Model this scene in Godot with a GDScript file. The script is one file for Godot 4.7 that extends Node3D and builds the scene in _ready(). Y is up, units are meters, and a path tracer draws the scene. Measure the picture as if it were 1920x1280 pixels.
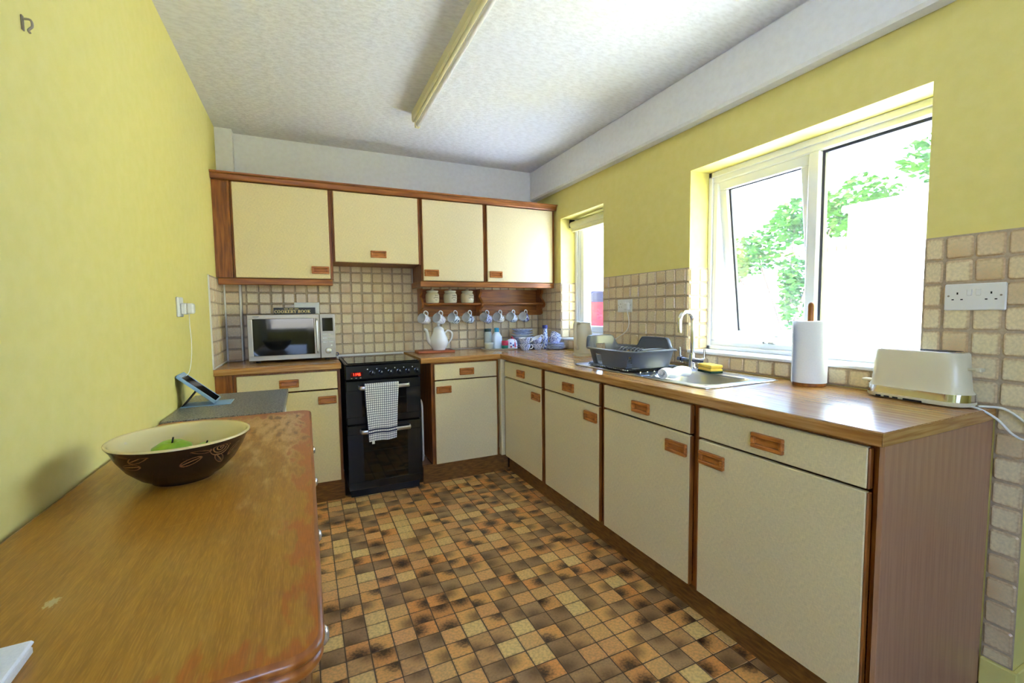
extends Node3D

# ------------------------------------------------------------------ helpers
var X := Transform3D.IDENTITY
var used := {}
var M := {}

func numbered(n: String) -> String:
	if not used.has(n):
		used[n] = 0
		return n
	used[n] += 1
	return "%s_%03d" % [n, used[n]]

func thing(called: String, label: String, category: String, at := Vector3.ZERO, turn := 0.0, group := "") -> Node3D:
	var o := Node3D.new()
	o.name = numbered(called)
	add_child(o)
	o.position = at
	o.rotation.y = turn
	o.set_meta("label", label)
	o.set_meta("category", category)
	if group != "":
		o.set_meta("group", group)
	return o

func ST() -> SurfaceTool:
	var s := SurfaceTool.new()
	s.begin(Mesh.PRIMITIVE_TRIANGLES)
	s.set_smooth_group(-1)
	return s

func mesh_of(st: SurfaceTool) -> ArrayMesh:
	st.generate_normals()
	return st.commit()

func part(parent: Node, called: String, st: SurfaceTool, mat: Material, label := "") -> MeshInstance3D:
	return part_mesh(parent, called, mesh_of(st), mat, label)

func part_mesh(parent: Node, called: String, mesh: Mesh, mat: Material, label := "") -> MeshInstance3D:
	var o := MeshInstance3D.new()
	o.mesh = mesh
	o.material_override = mat
	o.name = called
	parent.add_child(o, true)
	if label != "":
		o.set_meta("label", label)
	return o

func single(called: String, st: SurfaceTool, mat: Material, label: String, category: String, at := Vector3.ZERO, turn := 0.0, group := "") -> MeshInstance3D:
	var o := part(self, numbered(called), st, mat)
	o.position = at
	o.rotation.y = turn
	o.set_meta("label", label)
	o.set_meta("category", category)
	if group != "":
		o.set_meta("group", group)
	return o

func structure(called: String, st: SurfaceTool, mat: Material, label: String) -> MeshInstance3D:
	var o := part(self, called, st, mat, label)
	o.set_meta("kind", "structure")
	return o

func v3(st: SurfaceTool, p: Vector3, uv := Vector2.ZERO) -> void:
	st.set_uv(uv)
	st.add_vertex(X * p)

# a, b, c counter-clockwise seen from outside
func tri(st: SurfaceTool, a: Vector3, b: Vector3, c: Vector3, ua := Vector2.ZERO, ub := Vector2.ZERO, uc := Vector2.ZERO) -> void:
	if (b - a).cross(c - a).length_squared() < 1e-16:
		return
	v3(st, a, ua)
	v3(st, c, uc)
	v3(st, b, ub)

func otri(st: SurfaceTool, a: Vector3, b: Vector3, c: Vector3, out: Vector3) -> void:
	if (b - a).cross(c - a).dot(out) < 0.0:
		tri(st, a, c, b)
	else:
		tri(st, a, b, c)

func oquad(st: SurfaceTool, a: Vector3, b: Vector3, c: Vector3, d: Vector3, out: Vector3) -> void:
	otri(st, a, b, c, out)
	otri(st, a, c, d, out)

func quad(st: SurfaceTool, a: Vector3, b: Vector3, c: Vector3, d: Vector3, u0 := Vector2(0, 0), u1 := Vector2(0, 1), u2 := Vector2(1, 1), u3 := Vector2(1, 0)) -> void:
	tri(st, a, b, c, u0, u1, u2)
	tri(st, a, c, d, u0, u2, u3)

# box between two corners with chamfered edges
func bx(st: SurfaceTool, lo: Vector3, hi: Vector3, bev := 0.0) -> void:
	var c := (lo + hi) * 0.5
	var h := (hi - lo) * 0.5
	bev = min(bev, min(h.x, min(h.y, h.z)) * 0.95)
	var ax := [Vector3.RIGHT, Vector3.UP, Vector3(0, 0, 1)]
	var pt := func(s: Vector3, a: int) -> Vector3:
		var q := Vector3(s.x * (h.x - bev), s.y * (h.y - bev), s.z * (h.z - bev))
		q[a] = s[a] * h[a]
		return c + q
	for a in 3:
		var b := (a + 1) % 3
		var d := (a + 2) % 3
		for s in [-1.0, 1.0]:
			var k := []
			for q in [[-1.0, -1.0], [1.0, -1.0], [1.0, 1.0], [-1.0, 1.0]]:
				var sg := Vector3.ZERO
				sg[a] = s
				sg[b] = q[0]
				sg[d] = q[1]
				k.append(pt.call(sg, a))
			oquad(st, k[0], k[1], k[2], k[3], ax[a] * s)
		if bev <= 0.0:
			continue
		# edges running along axis d, between faces a and b
		for s in [-1.0, 1.0]:
			for t in [-1.0, 1.0]:
				var s0 := Vector3.ZERO
				s0[a] = s
				s0[b] = t
				var s1 := s0
				s0[d] = -1.0
				s1[d] = 1.0
				oquad(st, pt.call(s0, a), pt.call(s0, b), pt.call(s1, b), pt.call(s1, a), ax[a] * s + ax[b] * t)
	if bev > 0.0:
		for i in 8:
			var s := Vector3(1.0 if i & 1 else -1.0, 1.0 if i & 2 else -1.0, 1.0 if i & 4 else -1.0)
			otri(st, pt.call(s, 0), pt.call(s, 1), pt.call(s, 2), s)

func bc(st: SurfaceTool, c: Vector3, s: Vector3, bev := 0.0) -> void:
	bx(st, c - s * 0.5, c + s * 0.5, bev)

# lathe: runs of Vector2(radius, height), each run smooth, creases between runs
func lathe(st: SurfaceTool, runs: Array, seg := 32, sx := 1.0, sz := 1.0) -> void:
	var g := 1
	for run in runs:
		st.set_smooth_group(g)
		g += 1
		var n: int = run.size()
		for i in n - 1:
			var p: Vector2 = run[i]
			var q: Vector2 = run[i + 1]
			for j in seg:
				var a0 := TAU * j / seg
				var a1 := TAU * (j + 1) / seg
				if j == seg - 1:
					a1 = 0.0
				var c0 := Vector3(cos(a0) * sx, 0, sin(a0) * sz)
				var c1 := Vector3(cos(a1) * sx, 0, sin(a1) * sz)
				var u0 := float(j) / seg
				var u1 := float(j + 1) / seg
				var w0 := 1.0 - float(i) / (n - 1)
				var w1 := 1.0 - float(i + 1) / (n - 1)
				quad(st, c0 * p.x + Vector3.UP * p.y, c0 * q.x + Vector3.UP * q.y, c1 * q.x + Vector3.UP * q.y, c1 * p.x + Vector3.UP * p.y,
					Vector2(u0, w0), Vector2(u0, w1), Vector2(u1, w1), Vector2(u1, w0))
	st.set_smooth_group(-1)

func arc(cx: float, cy: float, r: float, a0: float, a1: float, n := 6) -> Array:
	var o := []
	for i in n + 1:
		var a := deg_to_rad(lerp(a0, a1, float(i) / n))
		o.append(Vector2(cx + cos(a) * r, cy + sin(a) * r))
	return o

func smooth_path(pts: Array, n := 8) -> Array:
	var o := []
	for i in pts.size() - 1:
		var a: Vector3 = pts[max(i - 1, 0)]
		var b: Vector3 = pts[i]
		var c: Vector3 = pts[i + 1]
		var d: Vector3 = pts[min(i + 2, pts.size() - 1)]
		for k in n:
			o.append(b.cubic_interpolate(c, a, d, float(k) / n))
	o.append(pts[-1])
	return o

# tube along points; flat squashes the section (x width, y thickness)
func tube(st: SurfaceTool, pts: Array, r: float, seg := 8, closed := false, r_end := -1.0, flat := Vector2(1, 1), up := Vector3.UP) -> void:
	st.set_smooth_group(31)
	var n := pts.size()
	var rings := []
	var side := Vector3.ZERO
	for i in n:
		var a: Vector3 = pts[(i - 1 + n) % n] if closed else pts[max(i - 1, 0)]
		var b: Vector3 = pts[(i + 1) % n] if closed else pts[min(i + 1, n - 1)]
		var t := (b - a).normalized()
		if side == Vector3.ZERO:
			side = t.cross(up)
			if side.length() < 0.01:
				side = t.cross(Vector3.RIGHT)
		side = (side - t * side.dot(t)).normalized()
		var nn := side.cross(t)
		var rr := r if r_end < 0.0 else lerpf(r, r_end, float(i) / (n - 1))
		var ring := []
		for j in seg:
			var an := TAU * j / seg
			ring.append(pts[i] + (side * cos(an) * flat.x + nn * sin(an) * flat.y) * rr)
		rings.append(ring)
	var m := n if closed else n - 1
	for i in m:
		var A: Array = rings[i]
		var B: Array = rings[(i + 1) % n]
		for j in seg:
			var k := (j + 1) % seg
			var out: Vector3 = (A[j] + A[k] + B[j] + B[k]) * 0.25 - (pts[i] + pts[(i + 1) % n]) * 0.5
			oquad(st, A[j], B[j], B[k], A[k], out)
	if not closed:
		for e in [0, n - 1]:
			st.set_smooth_group(-1)
			var out: Vector3 = (pts[0] - pts[1]) if e == 0 else (pts[n - 1] - pts[n - 2])
			for j in seg:
				otri(st, pts[e], rings[e][j], rings[e][(j + 1) % seg], out)
	st.set_smooth_group(-1)

# polygon in local XY, extruded from z0 to z1
func extr(st: SurfaceTool, poly: Array, z0: float, z1: float, smooth := false) -> void:
	var pp := PackedVector2Array(poly)
	if Geometry2D.is_polygon_clockwise(pp):
		pp.reverse()
	var idx := Geometry2D.triangulate_polygon(pp)
	for i in range(0, idx.size(), 3):
		var a := pp[idx[i]]
		var b := pp[idx[i + 1]]
		var c := pp[idx[i + 2]]
		otri(st, Vector3(a.x, a.y, z1), Vector3(b.x, b.y, z1), Vector3(c.x, c.y, z1), Vector3(0, 0, 1))
		otri(st, Vector3(a.x, a.y, z0), Vector3(b.x, b.y, z0), Vector3(c.x, c.y, z0), Vector3(0, 0, -1))
	if smooth:
		st.set_smooth_group(30)
	for i in pp.size():
		var a := pp[i]
		var b := pp[(i + 1) % pp.size()]
		var out := Vector3(b.y - a.y, a.x - b.x, 0)
		if Geometry2D.is_polygon_clockwise(pp):
			out = -out
		oquad(st, Vector3(a.x, a.y, z0), Vector3(b.x, b.y, z0), Vector3(b.x, b.y, z1), Vector3(a.x, a.y, z1), out)
	st.set_smooth_group(-1)

func rr(w: float, h: float, r: float, n := 5) -> Array:
	var o := []
	for k in 4:
		var cx := (w * 0.5 - r) * (1 if k in [0, 3] else -1)
		var cy := (h * 0.5 - r) * (1 if k < 2 else -1)
		o += arc(cx, cy, r, 90.0 * k, 90.0 * k + 90.0, n)
	return o

# stack of horizontal rounded outlines: each ring = [width x, depth z, corner radius, y, offset x, offset z]
func stack(st: SurfaceTool, rings: Array, n := 6, cap_bottom := true, cap_top := true, crease := []) -> void:
	var rs := []
	for q in rings:
		var ring := []
		for p in rr(q[0], q[1], q[2], n):
			ring.append(Vector3(p.x + (q[4] if q.size() > 4 else 0.0), q[3], -p.y + (q[5] if q.size() > 5 else 0.0)))
		rs.append(ring)
	var m: int = rs[0].size()
	var g := 1
	for i in rs.size() - 1:
		st.set_smooth_group(g)
		if (i + 1) in crease:
			g += 1
		for j in m:
			var k := (j + 1) % m
			quad(st, rs[i][j], rs[i][k], rs[i + 1][k], rs[i + 1][j], Vector2(float(j) / m, 1.0 - float(i) / (rs.size() - 1)), Vector2(float(j + 1) / m, 1.0 - float(i) / (rs.size() - 1)), Vector2(float(j + 1) / m, 1.0 - float(i + 1) / (rs.size() - 1)), Vector2(float(j) / m, 1.0 - float(i + 1) / (rs.size() - 1)))
	st.set_smooth_group(-1)
	for e in [0, rs.size() - 1]:
		if (e == 0 and not cap_bottom) or (e > 0 and not cap_top):
			continue
		var c := Vector3.ZERO
		for p in rs[e]:
			c += p
		c /= m
		for j in m:
			otri(st, c, rs[e][j], rs[e][(j + 1) % m], Vector3.DOWN if e == 0 else Vector3.UP)

func at(p: Vector3, turn := 0.0) -> void:
	X = Transform3D(Basis(Vector3.UP, turn), p)

# ------------------------------------------------------------------ textures and materials
func rgb(r: int, g: int, b: int) -> Color:
	return Color(r / 255.0, g / 255.0, b / 255.0)

func noise(freq: float, oct := 4, sd := 1, kind := FastNoiseLite.TYPE_SIMPLEX_SMOOTH) -> FastNoiseLite:
	var n := FastNoiseLite.new()
	n.noise_type = kind
	n.frequency = freq
	n.fractal_octaves = oct
	n.seed = sd
	return n

func tex(im: Image) -> ImageTexture:
	im.generate_mipmaps()
	return ImageTexture.create_from_image(im)

func ramp(cols: Array, t: float) -> Color:
	t = clamp(t, 0.0, 1.0) * (cols.size() - 1)
	var i := int(min(floor(t), cols.size() - 2))
	return cols[i].lerp(cols[i + 1], t - i)

func noise_tex(size: int, freq: float, oct: int, sd: int, cols: Array, gain := 1.0) -> ImageTexture:
	var src := noise(freq, oct, sd).get_seamless_image(size, size)
	var im := Image.create(size, size, false, Image.FORMAT_RGB8)
	for y in size:
		for x in size:
			var t := (src.get_pixel(x, y).r - 0.5) * gain + 0.5
			im.set_pixel(x, y, ramp(cols, t))
	return tex(im)

func grey_tex(size: int, freq: float, oct: int, sd: int) -> ImageTexture:
	return tex(noise(freq, oct, sd).get_seamless_image(size, size))

func mat(c: Color, rough := 0.6, metal := 0.0) -> StandardMaterial3D:
	var m := StandardMaterial3D.new()
	m.albedo_color = c
	m.roughness = rough
	m.metallic = metal
	return m

func tmat(t: Texture2D, rough := 0.6, scale := Vector3.ZERO) -> StandardMaterial3D:
	var m := StandardMaterial3D.new()
	m.albedo_texture = t
	m.roughness = rough
	if scale != Vector3.ZERO:
		m.uv1_triplanar = true
		m.uv1_scale = scale
	return m

# glazed tiles: sixteen different tiles in one sheet
func tile_sheet(cell: int, sd: int, floor_kind: bool) -> ImageTexture:
	var im := Image.create(cell * 4, cell * 4, false, Image.FORMAT_RGB8)
	var nz := noise(0.09, 4, sd)
	var fine := noise(0.45, 2, sd + 9)
	var rng := RandomNumberGenerator.new()
	rng.seed = sd
	var bases: Array
	var burns := []
	if floor_kind:
		bases = [[246, 204, 128], [245, 181, 103], [236, 175, 109], [191, 151, 101], [246, 170, 94], [236, 184, 113], [179, 140, 94], [232, 164, 96],
			[246, 187, 108], [215, 164, 103], [239, 174, 100], [173, 134, 90], [246, 209, 133], [228, 160, 90], [200, 155, 99], [241, 182, 110]]
		for i in 16:
			var bp := Vector2(rng.randf_range(0.05, 0.95), rng.randf_range(0.0, 0.12) if rng.randf() < 0.5 else rng.randf_range(0.88, 1.0))
			burns.append([bp if i % 2 else Vector2(bp.y, bp.x), 1.0 if i in [1, 4, 7, 10, 13] else (0.55 if i in [3, 6, 8, 9, 11, 14] else 0.0)])
	else:
		bases = [[229, 211, 172], [225, 206, 166], [231, 214, 176], [221, 199, 161], [226, 209, 170], [222, 201, 161], [227, 210, 173], [222, 203, 164],
			[229, 213, 174], [223, 202, 162], [220, 198, 159], [227, 211, 171], [225, 205, 165], [218, 198, 161], [230, 213, 176], [222, 199, 159]]
		for i in 16:
			burns.append([Vector2(rng.randf(), rng.randf()), 0.32 if i in [5, 10, 15] else (0.15 if i in [3, 9, 13] else 0.0)])
	for i in 16:
		var ox := (i % 4) * cell
		var oy := int(i / 4) * cell
		var base := rgb(bases[i][0], bases[i][1], bases[i][2])
		var dark := rgb(72, 44, 22) if floor_kind else rgb(190, 140, 92)
		var edge := rgb(146, 104, 60) if floor_kind else rgb(186, 150, 112)
		for y in cell:
			for x in cell:
				var u := Vector2(x + 0.5, y + 0.5) / cell
				var n := nz.get_noise_2d(x * 64.0 / cell + i * 131.0, y * 64.0 / cell + i * 57.0)
				var f := fine.get_noise_2d(x + i * 70.0, y + i * 31.0)
				var c := base * (1.0 + n * (0.07 if not floor_kind else 0.13) + f * 0.03)
				var d: float = min(min(u.x, 1.0 - u.x), min(u.y, 1.0 - u.y)) + n * 0.05
				var e: float = clamp(1.0 - d / (0.14 if not floor_kind else 0.07), 0.0, 1.0)
				c = c.lerp(edge, e * (0.75 if not floor_kind else 0.35))
				var b: Vector2 = burns[i][0]
				var k: float = clamp(1.15 - u.distance_to(b) / (0.55 if floor_kind else 0.6) + n * 0.5, 0.0, 1.0) * burns[i][1]
				c = c.lerp(dark, k)
				c.a = 1.0
				im.set_pixel(ox + x, oy + y, c)
	return tex(im)

func blot_tex(w: int, h: int, base: Color, cols: Array, thr: float, freq: float, sd: int, v0 := 0.0, v1 := 1.0) -> ImageTexture:
	var im := Image.create(w, h, false, Image.FORMAT_RGB8)
	im.fill(base)
	var src := noise(freq, 3, sd).get_seamless_image(w, h)
	var pick := noise(freq * 0.7, 1, sd + 5).get_seamless_image(w, h)
	for y in range(int(v0 * h), int(v1 * h)):
		for x in w:
			var t := src.get_pixel(x, y).r
			if t > thr:
				im.set_pixel(x, y, base.lerp(ramp(cols, pick.get_pixel(x, y).r * 1.6 - 0.3), clamp((t - thr) * 14.0, 0.0, 1.0)))
	return tex(im)

func wood(cols: Array, sd: int, grain: Vector3, rough: float, spec := 0.5) -> StandardMaterial3D:
	var m := tmat(noise_tex(256, 0.016, 5, sd, cols, 1.5), rough, grain)
	m.metallic_specular = spec
	return m

func make_materials() -> void:
	var yellow := [rgb(230, 216, 126), rgb(232, 218, 131), rgb(234, 220, 136)]
	M.yellow = tmat(noise_tex(256, 0.05, 4, 3, yellow), 0.75, Vector3(1.2, 1.2, 1.2))
	M.white_wall = tmat(noise_tex(256, 0.06, 4, 4, [rgb(226, 224, 220), rgb(231, 229, 226), rgb(234, 233, 230)]), 0.85, Vector3(1.5, 1.5, 1.5))
	M.ceiling = tmat(noise_tex(256, 0.03, 5, 5, [rgb(224, 222, 220), rgb(232, 230, 229), rgb(236, 235, 234)], 1.6), 0.9, Vector3(2.2, 2.2, 6.0))
	var bump := noise(0.03, 5, 5).get_seamless_image(256, 256)
	bump.convert(Image.FORMAT_RGBA8)
	bump.bump_map_to_normal_map(1.6)
	M.ceiling.normal_enabled = true
	M.ceiling.normal_texture = tex(bump)
	M.grout = tmat(noise_tex(128, 0.1, 3, 6, [rgb(176, 156, 130), rgb(194, 176, 150)]), 0.9, Vector3(6, 6, 6))
	M.floor_grout = mat(rgb(104, 80, 56), 0.8)
	M.wall_tile = tmat(tile_sheet(64, 21, false), 0.28)
	M.floor_tile = tmat(tile_sheet(96, 33, true), 0.32)
	var teak := [rgb(118, 64, 18), rgb(148, 86, 28), rgb(168, 102, 40)]
	M.teak_x = wood(teak, 7, Vector3(0.8, 12, 12), 0.42)
	M.teak_y = wood(teak, 8, Vector3(12, 0.8, 12), 0.42)
	M.teak_z = wood(teak, 9, Vector3(12, 12, 0.8), 0.42)
	M.pull = wood([rgb(150, 84, 28), rgb(178, 106, 42), rgb(196, 124, 56)], 7, Vector3(2, 14, 14), 0.4)
	var oak := [rgb(154, 104, 50), rgb(178, 128, 70), rgb(194, 148, 90)]
	M.oak_x = wood(oak, 10, Vector3(0.7, 14, 14), 0.22)
	M.oak_z = wood(oak, 11, Vector3(14, 14, 0.7), 0.22)
	M.panel = wood([rgb(170, 126, 96), rgb(178, 134, 102), rgb(184, 140, 108)], 12, Vector3(13, 0.7, 13), 0.35)
	M.plinth = wood([rgb(104, 66, 26), rgb(126, 84, 36), rgb(142, 98, 46)], 13, Vector3(3, 14, 3), 0.45)
	M.plinth_z = M.plinth
	# woven linen laminate of the doors
	var li := Image.create(128, 128, false, Image.FORMAT_RGB8)
	var ln := noise(0.2, 2, 14)
	for y in 128:
		for x in 128:
			var w := ln.get_noise_2d(x * 0.25, y * 3.0) + ln.get_noise_2d(x * 3.0 + 300, y * 0.25)
			li.set_pixel(x, y, rgb(228, 211, 166) * (1.0 + w * 0.05))
	M.linen = tmat(tex(li), 0.5, Vector3(7, 7, 7))
	M.white_plastic = mat(rgb(232, 231, 226), 0.35)
	M.upvc = mat(rgb(236, 237, 240), 0.3)
	M.gasket = mat(rgb(46, 48, 62), 0.6)
	M.cream_plastic = mat(rgb(222, 213, 186), 0.32)
	M.cream_glaze = mat(rgb(228, 216, 176), 0.15)
	M.black = mat(rgb(16, 17, 22), 0.25)
	M.black_matt = mat(rgb(20, 20, 24), 0.55)
	M.black_glass = mat(rgb(8, 9, 11), 0.06)
	M.steel = mat(rgb(200, 200, 202), 0.28, 1.0)
	M.chrome = mat(rgb(225, 226, 230), 0.08, 1.0)
	M.brushed = mat(rgb(158, 148, 130), 0.38, 0.85)
	M.white_china = mat(rgb(236, 233, 226), 0.12)
	M.rubber = mat(rgb(30, 30, 30), 0.8)
	M.hole = mat(rgb(30, 26, 24), 0.9)
	M.batten = mat(rgb(226, 216, 170), 0.45)
	M.tube = mat(rgb(238, 232, 226), 0.2)
	M.rack_grey = mat(rgb(92, 96, 106), 0.28)
	M.paper = tmat(noise_tex(128, 0.2, 3, 16, [rgb(228, 230, 234), rgb(240, 241, 243)]), 0.95, Vector3(9, 9, 9))
	M.glass = mat(Color(0.95, 0.98, 1.0, 0.07), 0.02)
	M.glass.transparency = BaseMaterial3D.TRANSPARENCY_ALPHA
	M.oven_glass = mat(Color(0.05, 0.045, 0.035, 0.72), 0.05)
	M.oven_glass.transparency = BaseMaterial3D.TRANSPARENCY_ALPHA
	M.red_glow = mat(rgb(120, 10, 6), 0.4)
	M.red_glow.emission_enabled = true
	M.red_glow.emission = rgb(255, 40, 20)
	M.red_glow.emission_energy_multiplier = 0.5

# ------------------------------------------------------------------ tiles
var wall_tiles := []
var floor_tiles := []

func tile_mesh(i: int, rng: RandomNumberGenerator, w: float, h: float, t: float, inset: float, jit: float, merge: SurfaceTool = null) -> ArrayMesh:
	var st := ST() if merge == null else merge
	var cu := Vector2(i % 4, int(i / 4)) / 4.0
	var a := []
	var b := []
	var cut := inset * 1.1
	for k in 4:
		var sx := 1.0 if k in [0, 3] else -1.0
		var sy := 1.0 if k < 2 else -1.0
		var j := Vector2(rng.randf_range(-jit, jit), rng.randf_range(-jit, jit))
		var p := Vector2(sx * w * 0.5, sy * h * 0.5) + j
		var q := Vector2(sx * (w * 0.5 - inset), sy * (h * 0.5 - inset)) + j
		var dx := Vector2(-sx * cut, 0)
		var dy := Vector2(0, -sy * cut)
		if k % 2 == 0:
			a += [p + dy, p + dx]
			b += [q + dy, q + dx]
		else:
			a += [p + dx, p + dy]
			b += [q + dx, q + dy]
	var uvof := func(p: Vector2) -> Vector2:
		var f := Vector2(p.x / w + 0.5, 0.5 - p.y / h)
		f = f.clamp(Vector2(0.03, 0.03), Vector2(0.97, 0.97))
		return cu + f / 4.0
	st.set_smooth_group(-1)
	for k in range(1, 7):
		tri(st, Vector3(b[0].x, b[0].y, t), Vector3(b[k].x, b[k].y, t), Vector3(b[k + 1].x, b[k + 1].y, t), uvof.call(b[0]), uvof.call(b[k]), uvof.call(b[k + 1]))
	for k in 8:
		var m := (k + 1) % 8
		quad(st, Vector3(a[k].x, a[k].y, 0), Vector3(a[m].x, a[m].y, 0), Vector3(b[m].x, b[m].y, t), Vector3(b[k].x, b[k].y, t), uvof.call(a[k]), uvof.call(a[m]), uvof.call(b[m]), uvof.call(b[k]))
	if merge != null:
		return null
	return mesh_of(st)

const P := 0.078
var trng := RandomNumberGenerator.new()

# one wall tile; u,v rectangle on a wall whose frame is f (x along, y up, z out)
func wall_tile(parent: Node3D, f: Transform3D, u0: float, u1: float, v0: float, v1: float) -> void:
	var o := MeshInstance3D.new()
	var i := trng.randi() % wall_tiles.size()
	o.mesh = wall_tiles[i]
	o.material_override = M.wall_tile
	o.name = "tile"
	parent.add_child(o, true)
	var j := 0.0045
	var s := Vector3((u1 - u0 - j) / (P - j), (v1 - v0 - j) / (P - j), trng.randf_range(0.85, 1.15))
	o.transform = f * Transform3D(Basis.from_euler(Vector3(trng.randf_range(-0.012, 0.012), trng.randf_range(-0.012, 0.012), trng.randf_range(-0.008, 0.008))).scaled_local(s), Vector3((u0 + u1) * 0.5, (v0 + v1) * 0.5, 0.0005))

func tile_block(parent: Node3D, f: Transform3D, us: Array, vs: Array) -> void:
	for i in us.size() - 1:
		for k in vs.size() - 1:
			wall_tile(parent, f, us[i], us[i + 1], vs[k], vs[k + 1])

func lines(a: float, b: float, start: float, pitch: float) -> Array:
	var o := [a]
	var x := start
	while x < b - 0.012:
		if x > a + 0.012:
			o.append(x)
		x += pitch
	o.append(b)
	return o

const W := 2.457
const H := 2.468
const TOP := 0.91

func _ready() -> void:
	trng.seed = 77
	# ---------------- camera, sky, sun, exposure
	var cam := Camera3D.new()
	cam.name = "camera"
	cam.fov = 74.88
	cam.near = 0.05
	cam.far = 200.0
	add_child(cam)
	cam.transform = Transform3D(Basis.from_euler(Vector3(-0.0685, -0.4334, 0)) * Basis(Vector3(0, 0, 1), -0.0124), Vector3(0.4972, 1.2313, 3.6523))
	cam.current = true
	var we := WorldEnvironment.new()
	we.name = "environment"
	var env := Environment.new()
	var sky := Sky.new()
	var sm := ProceduralSkyMaterial.new()
	sm.sky_top_color = rgb(124, 168, 240)
	sm.sky_horizon_color = rgb(194, 218, 252)
	sm.sky_curve = 0.2
	sm.ground_horizon_color = rgb(206, 204, 198)
	sm.ground_bottom_color = rgb(150, 146, 138)
	sm.sun_angle_max = 0.0
	sm.energy_multiplier = 1.0
	sky.sky_material = sm
	env.background_mode = Environment.BG_SKY
	env.sky = sky
	env.ambient_light_source = Environment.AMBIENT_SOURCE_SKY
	env.tonemap_mode = Environment.TONE_MAPPER_LINEAR
	env.tonemap_exposure = 26.0
	env.sdfgi_enabled = true
	env.ssao_enabled = true
	env.ssil_enabled = true
	we.environment = env
	add_child(we)
	var sun := DirectionalLight3D.new()
	sun.name = "sun"
	sun.light_energy = 3.0
	sun.light_color = rgb(218, 232, 255)
	sun.light_angular_distance = 0.6
	sun.shadow_enabled = true
	add_child(sun)
	sun.look_at_from_position(Vector3.ZERO, Vector3(0.16, -0.8, 0.58), Vector3.UP)

	make_materials()
	var rng := RandomNumberGenerator.new()
	rng.seed = 5
	for i in 16:
		wall_tiles.append(tile_mesh(i, rng, P - 0.0045, P - 0.0045, 0.006, 0.005, 0.0008))
	build_room()
	build_windows()
	build_outside()
	build_cabinets()
	build_worktops()
	build_cooker()
	build_sink_area()
	build_back_things()
	build_right_things()
	build_foreground()

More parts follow.
